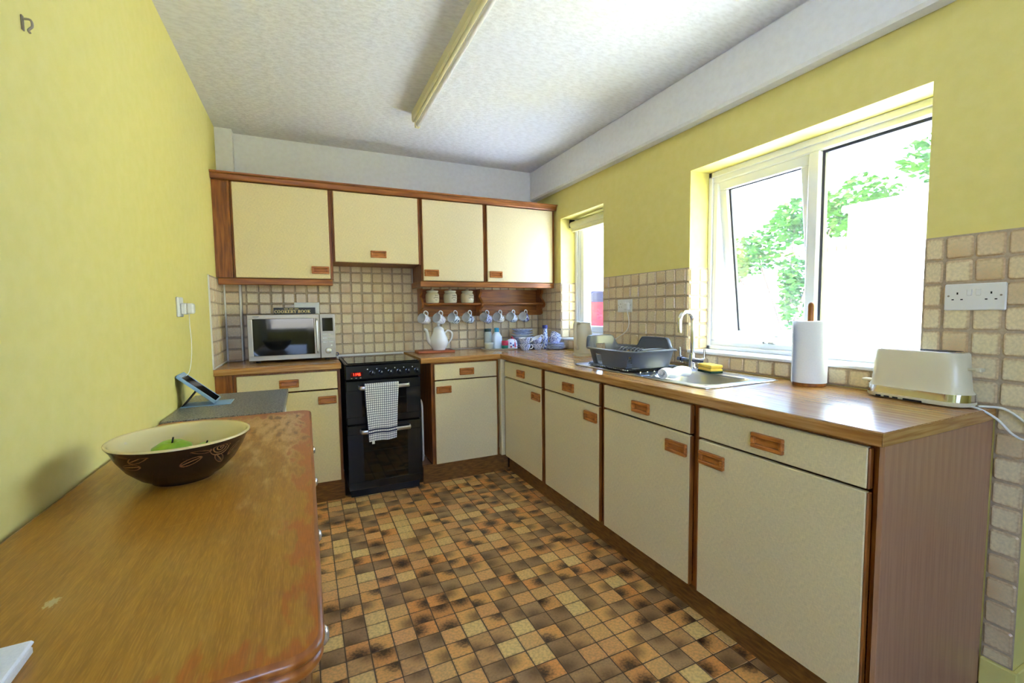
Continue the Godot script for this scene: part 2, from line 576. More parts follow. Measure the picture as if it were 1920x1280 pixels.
# ------------------------------------------------------------------ the room
func build_room() -> void:
	# floor
	var st := ST()
	bx(st, Vector3(-0.15, -0.15, -0.3), Vector3(W + 0.3, -0.0015, 2.9))
	bx(st, Vector3(-1.6, -0.15, 2.9), Vector3(4.0, -0.0015, 6.4))
	var fl := structure("floor", st, M.floor_grout, "kitchen floor of small brown and orange mottled square tiles")
	var px := 0.085
	var pz := 0.0768
	var rng := RandomNumberGenerator.new()
	rng.seed = 12
	for i in 16:
		floor_tiles.append(tile_mesh(i, rng, px - 0.004, pz - 0.004, 0.0015, 0.0015, 0.0004))
	var spots := []
	var x := 1.006 - px * 12
	while x < 2.0:
		var z := 1.963 - pz * 19
		while z < 3.6:
			spots.append(Vector2(x + px * 0.5, z + pz * 0.5))
			z += pz
		x += px
	var seen := []
	var rest := []
	for s in spots:
		if s.y < 0.50 or s.x > 1.98:
			continue
		# what the sideboard, the cooker and the units leave free
		var free: bool = s.x > 0.50 + (3.3 - s.y) * 0.05 and s.x < 1.93 and s.y > 0.53 and s.y < 2.75 - max(0.0, (s.x - 0.6) * -0.2)
		if free and s.y < 2.25 + (s.x - 0.5) * 0.42:
			seen.append(s)
		else:
			rest.append(s)
	seen.sort_custom(func(a, b): return a.y > b.y)
	var many := ST()
	for k in seen.size() + rest.size():
		var s: Vector2 = seen[k] if k < seen.size() else rest[k - seen.size()]
		var i := trng.randi() % 16
		var turn := PI * (trng.randi() % 2)
		var tf := Transform3D(Basis(Vector3.RIGHT, -PI / 2) * Basis(Vector3(0, 0, 1), turn), Vector3(s.x, -0.0015, s.y))
		if k < 300 and k < seen.size():
			var o := MeshInstance3D.new()
			o.mesh = floor_tiles[i]
			o.material_override = M.floor_tile
			o.name = "tile"
			fl.add_child(o, true)
			o.transform = tf
		else:
			X = tf
			tile_mesh(i, rng, px - 0.004, pz - 0.004, 0.0015, 0.0015, 0.0004, many)
			X = Transform3D.IDENTITY
	var q := part(fl, "far_tiles", many, M.floor_tile)
	q.set_meta("kind", "stuff")
	# ceiling
	st = ST()
	bx(st, Vector3(-0.15, H, -0.3), Vector3(W + 0.3, H + 0.15, 2.9))
	bx(st, Vector3(-1.6, H, 2.9), Vector3(4.0, H + 0.15, 6.4))
	structure("ceiling", st, M.ceiling, "white ceiling with a swirled textured finish")
	# walls
	st = ST()
	bx(st, Vector3(-0.15, 0, -0.15), Vector3(0, H, 4.3))
	var wl := structure("wall_left", st, M.yellow, "long pale yellow painted wall beside the sideboard")
	st = ST()
	bx(st, Vector3(-0.15, 0, -0.3), Vector3(W + 0.3, H, 0))
	var wb := structure("wall_back", st, M.white_wall, "white wall behind the cooker and wall cupboards")
	# right wall with two window openings, ends in a nib
	var x1 := W + 0.3
	st = ST()
	bx(st, Vector3(W, 0, 0), Vector3(x1, 0.985, 3.108))
	bx(st, Vector3(W, 1.988, 0), Vector3(x1, H, 3.108))
	bx(st, Vector3(W, 0.985, 0), Vector3(x1, 1.988, 0.41))
	bx(st, Vector3(W, 0.985, 0.997), Vector3(x1, 1.988, 1.79))
	bx(st, Vector3(W, 0.985, 2.838), Vector3(x1, 1.988, 3.108))
	var wr := structure("wall_right", st, M.yellow, "yellow painted window wall with beige tiles above the worktop")
	# the room goes on behind the camera
	st = ST()
	bx(st, Vector3(3.85, 0, 2.9), Vector3(4.0, H, 6.4))
	bx(st, Vector3(x1, 0, 2.9), Vector3(3.85, H, 3.05))
	structure("wall_side", st, M.yellow, "yellow wall of the space beyond the window wall")
	st = ST()
	bx(st, Vector3(-1.6, 0, 4.15), Vector3(-1.45, H, 6.4))
	bx(st, Vector3(-1.45, 0, 4.15), Vector3(-0.15, H, 4.3))
	structure("wall_alcove", st, M.yellow, "yellow wall of the alcove behind the sideboard wall")
	st = ST()
	bx(st, Vector3(-1.45, 0, 6.25), Vector3(-1.0, H, 6.4))
	bx(st, Vector3(0.8, 0, 6.25), Vector3(3.85, H, 6.4))
	bx(st, Vector3(-1.0, 2.1, 6.25), Vector3(0.8, H, 6.4))
	bx(st, Vector3(-1.0, 0, 6.25), Vector3(0.8, 0.9, 6.4))
	structure("wall_rear", st, M.yellow, "yellow rear wall with a garden window")
	# boxed beam along the window wall and the pipe boxing in the corner
	st = ST()
	bx(st, Vector3(W - 0.077, 2.212, 0.0), Vector3(W, H, 3.108), 0.012)
	structure("trim_1", st, M.white_wall, "white boxed beam running along the top of the window wall")
	st = ST()
	bx(st, Vector3(0, 0, 0), Vector3(0.1, H, 0.081), 0.002)
	var tp := structure("trim_2", st, M.white_wall, "white boxed pipe casing in the corner above the wall cupboards")
	st = ST()
	bx(st, Vector3(W - 0.014, 0, 3.036), Vector3(W, 0.092, 3.122), 0.003)
	bx(st, Vector3(W, 0, 3.108), Vector3(x1, 0.092, 3.122), 0.003)
	structure("baseboard_right", st, M.yellow, "yellow painted skirting round the end of the window wall")
	# --- tiles
	var rows := []
	for k in 8:
		rows.append(0.914 + P * k)
	var fb := Transform3D(Basis.IDENTITY, Vector3.ZERO)
	tile_block(wb, fb, lines(0.101, W - 0.006, 0.827 - P * 9, P), rows)
	tile_block(wb, fb, lines(0.70, 1.295, 0.827 - P, P), [1.46, 1.538, 1.60])
	tile_block(tp, Transform3D(Basis.IDENTITY, Vector3(0, 0, 0.081)), [0.006, 0.1], rows)
	var fs := Transform3D(Basis(Vector3.UP, -PI / 2), Vector3(0, 0, 0))
	# left wall: local x runs to -z, z out to +x
	var fleft := Transform3D(Basis(Vector3.UP, PI / 2), Vector3(0, 0, 0))
	tile_block(wl, fleft, lines(-0.588, -0.088, -0.588 + P, P), rows)
	# right wall: local x runs to +z, z out to -x
	var fr := Transform3D(Basis(Vector3.UP, -PI / 2), Vector3(W, 0, 0))
	tile_block(wr, fr, lines(0.006, 0.41, 0.406 - P * 5, P), rows)
	tile_block(wr, fr, lines(0.997, 1.79, 1.066 - P, P), rows)
	tile_block(wr, fr, lines(1.79, 2.838, 1.79 + 0.044, P), [0.914, 0.984])
	tile_block(wr, fr, lines(0.41, 0.997, 0.45, P), [0.914, 0.984])
	tile_block(wr, fr, [2.84, 2.892, 2.966, 3.04, 3.108], rows)
	var low := []
	for k in 12:
		low.append(0.914 - P * (11 - k) + 0.0)
	low[0] = 0.094
	tile_block(wr, fr, [3.037, 3.047, 3.108] if false else [3.036, 3.108], low)
	# tiled reveals: far jamb of each window faces +z
	tile_block(wr, Transform3D(Basis.IDENTITY, Vector3(W, 0, 1.79)), [0.0, 0.075, 0.15], [1.0, 1.068, 1.146, 1.224, 1.302, 1.38, 1.458])
	tile_block(wr, Transform3D(Basis.IDENTITY, Vector3(W, 0, 0.41)), [0.0, 0.075, 0.15], [1.0, 1.068, 1.146, 1.224, 1.302, 1.38, 1.458])
	# grout beds
	st = ST()
	bx(st, Vector3(0.1, 0.912, 0), Vector3(W, 1.462, 0.002))
	bx(st, Vector3(0.7, 1.462, 0), Vector3(1.3, 1.60, 0.002))
	part(wb, "grout_bed", st, M.grout)
	st = ST()
	bx(st, Vector3(0, 0.912, 0.002), Vector3(0.002, 1.462, 0.59))
	part(wl, "grout_bed", st, M.grout)
	st = ST()
	for z in [[0.002, 0.41], [0.997, 1.79], [2.838, 3.108]]:
		bx(st, Vector3(W - 0.002, 0.912, z[0]), Vector3(W, 1.462, z[1]))
	bx(st, Vector3(W - 0.002, 0.912, 0.41), Vector3(W, 0.985, 0.997))
	bx(st, Vector3(W - 0.002, 0.912, 1.79), Vector3(W, 0.985, 2.838))
	bx(st, Vector3(W - 0.002, 0.092, 3.036), Vector3(W, 0.912, 3.108))
	bx(st, Vector3(W, 0.995, 1.79), Vector3(W + 0.15, 1.462, 1.792))
	bx(st, Vector3(W, 0.995, 0.41), Vector3(W + 0.15, 1.462, 0.412))
	part(wr, "grout_bed", st, M.grout)
	st = ST()
	bx(st, Vector3(0, 0.912, 0.081), Vector3(0.1, 1.462, 0.083))
	part(tp, "grout_bed", st, M.grout)
	# white edge strips
	st = ST()
	bx(st, Vector3(0.004, 0.912, 0.084), Vector3(0.015, 1.46, 0.094), 0.002)
	part(tp, "edge_strip", st, M.white_plastic, "white plastic tile trim")
	st = ST()
	bx(st, Vector3(0.094, 0.912, 0.083), Vector3(0.104, 1.46, 0.091), 0.002)
	part(tp, "edge_strip", st, M.white_plastic, "white plastic tile trim")
	st = ST()
	bx(st, Vector3(0.0, 0.911, 0.09), Vector3(0.010, 0.918, 0.592), 0.001)
	bx(st, Vector3(0.0, 0.911, 0.588), Vector3(0.008, 1.46, 0.594), 0.001)
	part(wl, "edge_strip", st, M.white_plastic, "white sealant line")

# ------------------------------------------------------------------ windows
func frame_bar(st: SurfaceTool, lo: Vector3, hi: Vector3) -> void:
	bx(st, lo, hi, 0.006)

func build_windows() -> void:
	var xi := W + 0.15
	var xo := W + 0.22
	# large window
	var z0 := 1.79
	var z1 := 2.838
	var y0 := 1.0
	var y1 := 1.988
	var st := ST()
	frame_bar(st, Vector3(xi, y0, z0), Vector3(xo, y0 + 0.05, z1))
	frame_bar(st, Vector3(xi, y1 - 0.06, z0), Vector3(xo, y1, z1))
	frame_bar(st, Vector3(xi, y0 + 0.05, z0), Vector3(xo, y1 - 0.06, z0 + 0.055))
	frame_bar(st, Vector3(xi, y0 + 0.05, z1 - 0.055), Vector3(xo, y1 - 0.06, z1))
	# stepped inner lip
	bx(st, Vector3(xi - 0.012, y0, z0), Vector3(xi, y0 + 0.022, z1), 0.003)
	bx(st, Vector3(xi - 0.012, y1 - 0.03, z0), Vector3(xi, y1, z1), 0.003)
	bx(st, Vector3(xi - 0.012, y0, z0), Vector3(xi, y1, z0 + 0.025), 0.003)
	var w := structure("window_1", st, M.upvc, "large white plastic framed window over the sink")
	st = ST()
	bx(st, Vector3(xi - 0.004, y0 + 0.05, 2.335), Vector3(xo, y1 - 0.06, 2.385), 0.005)
	part(w, "mullion", st, M.upvc)
	st = ST()
	bx(st, Vector3(xi + 0.02, y0 + 0.05, 2.385), Vector3(xi + 0.045, y1 - 0.06, 2.397))
	bx(st, Vector3(xi + 0.02, y1 - 0.072, 2.397), Vector3(xi + 0.045, y1 - 0.06, z1 - 0.055))
	part(w, "gasket", st, M.gasket, "dark rubber seal")
	st = ST()
	bx(st, Vector3(xi + 0.03, y0 + 0.045, 2.38), Vector3(xi + 0.036, y1 - 0.055, z1 - 0.05))
	part(w, "pane", st, M.glass)
	# top hung sash, its foot pushed outwards
	var sash := Node3D.new()
	sash.name = "sash"
	sash.set_meta("label", "top hung sash pushed open at the foot")
	w.add_child(sash)
	sash.position = Vector3(xi + 0.006, y1 - 0.058, z0 + 0.05)
	sash.rotation.z = deg_to_rad(7.0)
	var L := 2.34 - (z0 + 0.05)
	var hh := (y1 - 0.058) - (y0 + 0.045)
	st = ST()
	bx(st, Vector3(0, -0.05, 0), Vector3(0.05, 0, L), 0.005)
	bx(st, Vector3(0, -hh, 0), Vector3(0.05, -hh + 0.05, L), 0.005)
	bx(st, Vector3(0, -hh + 0.05, 0), Vector3(0.05, -0.05, 0.05), 0.005)
	bx(st, Vector3(0, -hh + 0.05, L - 0.05), Vector3(0.05, -0.05, L), 0.005)
	part(sash, "sash_frame", st, M.upvc)
	st = ST()
	bx(st, Vector3(0.018, -hh + 0.05, 0.05), Vector3(0.034, -0.05, 0.060))
	bx(st, Vector3(0.018, -0.056, 0.05), Vector3(0.034, -0.05, L - 0.05))
	part(sash, "gasket", st, M.gasket, "dark rubber seal")
	st = ST()
	bx(st, Vector3(0.022, -hh + 0.045, 0.045), Vector3(0.028, -0.045, L - 0.045))
	part(sash, "pane", st, M.glass)
	# casement fastener and stay
	st = ST()
	bx(st, Vector3(-0.012, -hh + 0.006, 0.27), Vector3(0.0, -hh + 0.03, 0.30), 0.003)
	tube(st, [Vector3(-0.012, -hh + 0.02, 0.285), Vector3(-0.022, -hh + 0.028, 0.29), Vector3(-0.024, -hh + 0.11, 0.296)], 0.0045, 8)
	part(sash, "fastener", st, M.steel, "metal window fastener")
	st = ST()
	bx(st, Vector3(xi - 0.01, y0 + 0.05, 2.135), Vector3(xi + 0.012, y0 + 0.062, 2.15), 0.003)
	bx(st, Vector3(xi - 0.01, y0 + 0.05, 2.165), Vector3(xi + 0.012, y0 + 0.06, 2.20), 0.003)
	part(w, "catch", st, M.steel, "small metal catch on the frame")
	# sill
	st = ST()
	bx(st, Vector3(W - 0.012, 0.986, z0), Vector3(xi, 1.0, z1), 0.003)
	part(w, "sill", st, M.upvc, "white sill board")
	# narrow window
	z0 = 0.41
	z1 = 0.997
	st = ST()
	frame_bar(st, Vector3(xi, y0, z0), Vector3(xo, y0 + 0.05, z1))
	frame_bar(st, Vector3(xi, y1 - 0.06, z0), Vector3(xo, y1, z1))
	frame_bar(st, Vector3(xi, y0 + 0.05, z0), Vector3(xo, y1 - 0.06, z0 + 0.055))
	frame_bar(st, Vector3(xi, y0 + 0.05, z1 - 0.055), Vector3(xo, y1 - 0.06, z1))
	bx(st, Vector3(xi - 0.012, y0, z0), Vector3(xi, y1, z0 + 0.03), 0.003)
	w = structure("window_2", st, M.upvc, "narrow white plastic framed window beside the wall cupboards")
	st = ST()
	for q in [[z0 + 0.055, z0 + 0.105], [z1 - 0.105, z1 - 0.055]]:
		bx(st, Vector3(xi + 0.008, y0 + 0.05, q[0]), Vector3(xi + 0.055, y1 - 0.06, q[1]), 0.005)
	bx(st, Vector3(xi + 0.008, y0 + 0.05, z0 + 0.105), Vector3(xi + 0.055, y0 + 0.10, z1 - 0.105), 0.005)
	bx(st, Vector3(xi + 0.008, y1 - 0.11, z0 + 0.105), Vector3(xi + 0.055, y1 - 0.06, z1 - 0.105), 0.005)
	part(w, "sash_frame", st, M.upvc)
	st = ST()
	bx(st, Vector3(xi + 0.03, y0 + 0.09, z0 + 0.1), Vector3(xi + 0.036, y1 - 0.1, z1 - 0.1))
	part(w, "pane", st, M.glass)
	st = ST()
	bx(st, Vector3(W - 0.004, 0.986, z0), Vector3(xi, 1.0, z1), 0.003)
	part(w, "sill", st, M.upvc, "white sill board")
	# garden window behind the camera
	st = ST()
	for z in [[-1.0, -0.94], [-0.13, -0.07], [0.74, 0.8]]:
		bx(st, Vector3(z[0], 0.9, 6.28), Vector3(z[1], 2.1, 6.35), 0.004)
	bx(st, Vector3(-1.0, 0.9, 6.28), Vector3(0.8, 0.96, 6.35), 0.004)
	bx(st, Vector3(-1.0, 2.04, 6.28), Vector3(0.8, 2.1, 6.35), 0.004)
	w = structure("window_3", st, M.upvc, "white garden window in the rear wall")
	for z in [[-0.94, -0.13], [-0.07, 0.74]]:
		st = ST()
		bx(st, Vector3(z[0], 0.96, 6.31), Vector3(z[1], 2.04, 6.316))
		part(w, "pane", st, M.glass)
	# roller blind rolled up in the narrow window
	var t := thing("roller_blind", "cream roller blind rolled up at the top of the narrow window", "blind", Vector3(W + 0.10, 1.94, 0.43))
	var cream := mat(rgb(222, 216, 178), 0.8)
	st = ST()
	X = Transform3D(Basis(Vector3.RIGHT, PI / 2), Vector3(0, 0, 0))
	lathe(st, [[Vector2(0, 0), Vector2(0.026, 0)], [Vector2(0.026, 0), Vector2(0.026, 0.545)], [Vector2(0.026, 0.545), Vector2(0, 0.545)]], 24)
	X = Transform3D.IDENTITY
	part(t, "roll", st, cream)
	st = ST()
	bx(st, Vector3(-0.006, -0.048, 0.003), Vector3(-0.002, 0.012, 0.542), 0.001)
	part(t, "cloth", st, cream)
	st = ST()
	bx(st, Vector3(-0.010, -0.062, 0.003), Vector3(0.004, -0.046, 0.542), 0.004)
	part(t, "bottom_bar", st, M.batten)
	st = ST()
	bx(st, Vector3(-0.02, -0.02, -0.016), Vector3(0.028, 0.044, -0.002), 0.002)
	part(t, "bracket", st, M.black_matt)
	st = ST()
	bx(st, Vector3(-0.02, -0.02, 0.547), Vector3(0.028, 0.044, 0.561), 0.002)
	part(t, "bracket", st, M.black_matt)

# ------------------------------------------------------------------ outside
func leaves(st: SurfaceTool, rng: RandomNumberGenerator, c: Vector3, r: Vector3, n: int, size: float) -> void:
	for i in n:
		var d := Vector3(rng.randfn(), rng.randfn(), rng.randfn()).normalized() * pow(rng.randf(), 0.45)
		var p := c + d * r
		var b := Basis.from_euler(Vector3(rng.randf_range(-1.3, 1.3), rng.randf_range(0, TAU), rng.randf_range(-0.8, 0.8)))
		var s := size * rng.randf_range(0.6, 1.3)
		X = Transform3D(b, p)
		st.set_color(Color(1, 1, 1).lerp(Color(0.55, 0.75, 0.5), rng.randf()))
		var a := Vector3(-s, 0, 0)
		var e := Vector3(s, 0, 0)
		var q := Vector3(-s * 0.1, s * 0.12, s * 0.5)
		var o := Vector3(-s * 0.1, s * 0.12, -s * 0.5)
		tri(st, a, q, e)
		tri(st, a, e, o)
	X = Transform3D.IDENTITY

func tree(called: String, label: String, at_: Vector3, h: float, blobs: Array, sd: int, per: int, size: float) -> void:
	var rng := RandomNumberGenerator.new()
	rng.seed = sd
	var t := thing(called, label, "tree" if called == "tree" else "shrub", at_)
	var st := ST()
	tube(st, smooth_path([Vector3(0, 0, 0), Vector3(0.05, h * 0.4, -0.03), Vector3(-0.03, h * 0.75, 0.05)], 4), 0.07, 8, false, 0.03)
	for k in blobs:
		tube(st, smooth_path([Vector3(0.03, h * 0.35, 0), (k[0] + Vector3(0, h * 0.4, 0)) * 0.5, k[0]], 4), 0.03, 6, false, 0.008)
	part(t, "trunk", st, mat(rgb(86, 66, 48), 0.9))
	st = ST()
	for k in blobs:
		leaves(st, rng, k[0], k[1], per, size)
	part(t, "foliage", st, M.leaf)

func build_outside() -> void:
	M.leaf = mat(rgb(44, 78, 18), 0.9)
	M.leaf.metallic_specular = 0.1
	M.leaf.vertex_color_use_as_albedo = true
	M.leaf.backlight_enabled = true
	M.leaf.backlight = rgb(60, 90, 26)
	M.leaf.cull_mode = BaseMaterial3D.CULL_DISABLED
	var st := ST()
	bx(st, Vector3(W + 0.3, -0.3, -14), Vector3(24, -0.12, 18))
	bx(st, Vector3(-14, -0.3, 6.4), Vector3(W + 0.3, -0.12, 18))
	bx(st, Vector3(-14, -0.3, -14), Vector3(-1.6, -0.12, 6.4))
	structure("ground", st, tmat(noise_tex(256, 0.03, 5, 41, [rgb(178, 178, 180), rgb(206, 206, 208)]), 0.9, Vector3(0.4, 0.4, 0.4)), "pale paved garden outside the windows")
	# rendered garden wall with a brick coping
	var t := thing("garden_wall", "pale rendered garden wall with a brick coping outside the windows", "wall", Vector3(7.2, -0.12, -3.0))
	st = ST()
	bx(st, Vector3(0, 0, -9), Vector3(0.2, 2.12, 12))
	part(t, "render", st, tmat(noise_tex(128, 0.05, 4, 42, [rgb(216, 216, 216), rgb(230, 230, 230)]), 0.9, Vector3(0.8, 0.8, 0.8)))
	var bm := mat(rgb(170, 96, 66), 0.85)
	for k in 60:
		st = ST()
		bx(st, Vector3(-0.03, 2.12, -2.4 + k * 0.118), Vector3(0.23, 2.19, -2.4 + k * 0.118 + 0.106), 0.006)
		part(t, "brick", st, bm)
	# white shed
	t = thing("garden_shed", "white garden shed with a plank door outside the large window", "shed", Vector3(5.5, -0.12, 0.0))
	var wh := mat(rgb(228, 228, 224), 0.7)
	st = ST()
	bx(st, Vector3(0, 0, 1.24), Vector3(1.5, 2.3, 3.4), 0.01)
	bx(st, Vector3(0.02, 0, 0.93), Vector3(1.5, 2.3, 1.24))
	part(t, "body", st, wh)
	st = ST()
	bx(st, Vector3(-0.02, 0.1, 0.95), Vector3(0.018, 2.24, 1.21), 0.006)
	var dr := part(t, "door", st, wh)
	st = ST()
	bx(st, Vector3(-0.05, 1.1, 1.08), Vector3(-0.02, 1.13, 1.18), 0.004)
	part(dr, "handle", st, M.black_matt)
	st = ST()
	bx(st, Vector3(-0.05, 2.3, 0.90), Vector3(1.65, 2.36, 3.5), 0.01)
	part(t, "roof", st, mat(rgb(206, 204, 200), 0.8))
	# planting
	tree("shrub", "leafy green shrub in front of the garden wall", Vector3(6.5, -0.12, -0.35), 2.2,
		[[Vector3(0, 2.15, -0.45), Vector3(0.3, 0.32, 0.42)], [Vector3(0, 1.6, 0.1), Vector3(0.25, 0.55, 0.16)], [Vector3(0, 2.5, 0.1), Vector3(0.3, 0.3, 0.3)], [Vector3(0, 2.5, 0.62), Vector3(0.3, 0.3, 0.32)], [Vector3(0, 1.95, -0.85), Vector3(0.25, 0.25, 0.25)]], 3, 480, 0.055)
	tree("tree", "green tree spreading above the garden wall", Vector3(8.4, -0.12, 0.2), 3.2,
		[[Vector3(0, 2.95, -0.6), Vector3(0.4, 0.45, 0.5)], [Vector3(0, 3.4, 0.3), Vector3(0.4, 0.35, 0.5)], [Vector3(0, 2.85, -1.7), Vector3(0.4, 0.4, 0.5)], [Vector3(0, 3.75, 1.0), Vector3(0.3, 0.2, 0.35)]], 4, 300, 0.075)
	tree("shrub", "pale green climbing shrub beside the white shed", Vector3(5.2, -0.12, 1.85), 1.9,
		[[Vector3(0, 1.7, 0), Vector3(0.15, 0.35, 0.14)], [Vector3(0.0, 2.1, 0.22), Vector3(0.15, 0.2, 0.15)]], 6, 150, 0.035)
	# red bin seen through the narrow window
	t = thing("garden_bin", "tall red wheeled bin outside the narrow window", "bin", Vector3(4.5, -0.12, -1.98))
	st = ST()
	stack(st, [[0.46, 0.5, 0.04, 0.06], [0.56, 0.62, 0.05, 1.46]], 4)
	var red := mat(rgb(112, 8, 14), 0.9)
	red.metallic_specular = 0.0
	part(t, "body", st, red)
	st = ST()
	bx(st, Vector3(-0.31, 1.46, -0.34), Vector3(0.31, 1.62, 0.34), 0.03)
	var lid := mat(rgb(26, 24, 36), 0.9)
	lid.metallic_specular = 0.0
	part(t, "lid", st, lid)
	st = ST()
	X = Transform3D(Basis(Vector3.UP, 0.5), Vector3(0, 1.26, 0))
	for k in 3:
		bx(st, Vector3(-0.34, 0.09 - k * 0.07, 0.02 * k - 0.05), Vector3(-0.30, 0.13 - k * 0.07, 0.10), 0.004)
	X = Transform3D.IDENTITY
	part(t, "mark", st, lid)
	for s in [-1, 1]:
		st = ST()
		X = Transform3D(Basis(Vector3.RIGHT, PI / 2), Vector3(0.18, 0.1, s * 0.28 - 0.02))
		lathe(st, [[Vector2(0, 0), Vector2(0.1, 0)], [Vector2(0.1, 0), Vector2(0.1, 0.04)], [Vector2(0.1, 0.04), Vector2(0, 0.04)]], 20)
		X = Transform3D.IDENTITY
		part(t, "wheel", st, M.rubber)

# ------------------------------------------------------------------ cupboards
func pull(parent: Node3D, c: Vector3) -> void:
	var w := 0.11
	var h := 0.05
	var st := ST()
	X = Transform3D(Basis.IDENTITY, c)
	bx(st, Vector3(-w / 2, h / 2 - 0.014, 0), Vector3(w / 2, h / 2, 0.015), 0.003)
	bx(st, Vector3(-w / 2, -h / 2, 0), Vector3(w / 2, -h / 2 + 0.014, 0.015), 0.003)
	bx(st, Vector3(-w / 2, -h / 2 + 0.012, 0), Vector3(-w / 2 + 0.014, h / 2 - 0.012, 0.015), 0.003)
	bx(st, Vector3(w / 2 - 0.014, -h / 2 + 0.012, 0), Vector3(w / 2, h / 2 - 0.012, 0.015), 0.003)
	# sloping scoop
	quad(st, Vector3(-w / 2 + 0.012, -h / 2 + 0.012, 0.003), Vector3(w / 2 - 0.012, -h / 2 + 0.012, 0.003), Vector3(w / 2 - 0.012, h / 2 - 0.012, 0.0006), Vector3(-w / 2 + 0.012, h / 2 - 0.012, 0.0006))
	X = Transform3D.IDENTITY
	part(parent, "handle", st, M.pull, "inset teak pull handle")

func front(parent: Node3D, called: String, x0: float, x1: float, y0: float, y1: float, z: float, hx: float, hy: float) -> void:
	var st := ST()
	bx(st, Vector3(x0 + 0.006, y0, z), Vector3(x1 - 0.006, y1, z + 0.02), 0.003)
	var o := part(parent, called, st, M.linen, "cream linen textured front")
	for e in [[x0, x0 + 0.0065], [x1 - 0.0065, x1]]:
		st = ST()
		bx(st, Vector3(e[0], y0, z), Vector3(e[1], y1, z + 0.0195), 0.003)
		part(o, "edge_strip", st, M.teak_y, "teak edging")
	pull(o, Vector3(hx, hy, z + 0.0195))

func carcass(parent: Node3D, w: float, y0: float, y1: float, depth: float, rail := 0.0) -> void:
	var st := ST()
	var t := 0.016
	bx(st, Vector3(0, y0, -depth), Vector3(t, y1, 0))
	bx(st, Vector3(w - t, y0, -depth), Vector3(w, y1, 0))
	bx(st, Vector3(t, y0, -depth), Vector3(w - t, y0 + t, -0.001))
	bx(st, Vector3(t, y1 - t, -depth if rail == 0.0 else -rail), Vector3(w - t, y1, -0.001))
	bx(st, Vector3(t, y0 + t, -depth), Vector3(w - t, y1 - t, -depth + 0.006))
	part(parent, "carcass", st, M.teak_y)

func base_unit(label: String, pos: Vector3, turn: float, w: float, depth: float, right_handle: bool, xl := 0.013, xr := 0.013, hc := -1.0) -> void:
	var t := thing("base_cupboard", label, "cupboard", pos, turn, "base cupboards with cream doors")
	carcass(t, w, 0.135, 0.871, depth, 0.07)
	var a := xl
	var b := w - xr
	front(t, "drawer_front", a, b, 0.746, 0.859, 0.001, (a + b) * 0.5 if hc < 0.0 else hc, 0.797)
	front(t, "door", a, b, 0.138, 0.737, 0.001, (b - 0.07) if right_handle else (a + 0.07), 0.676)

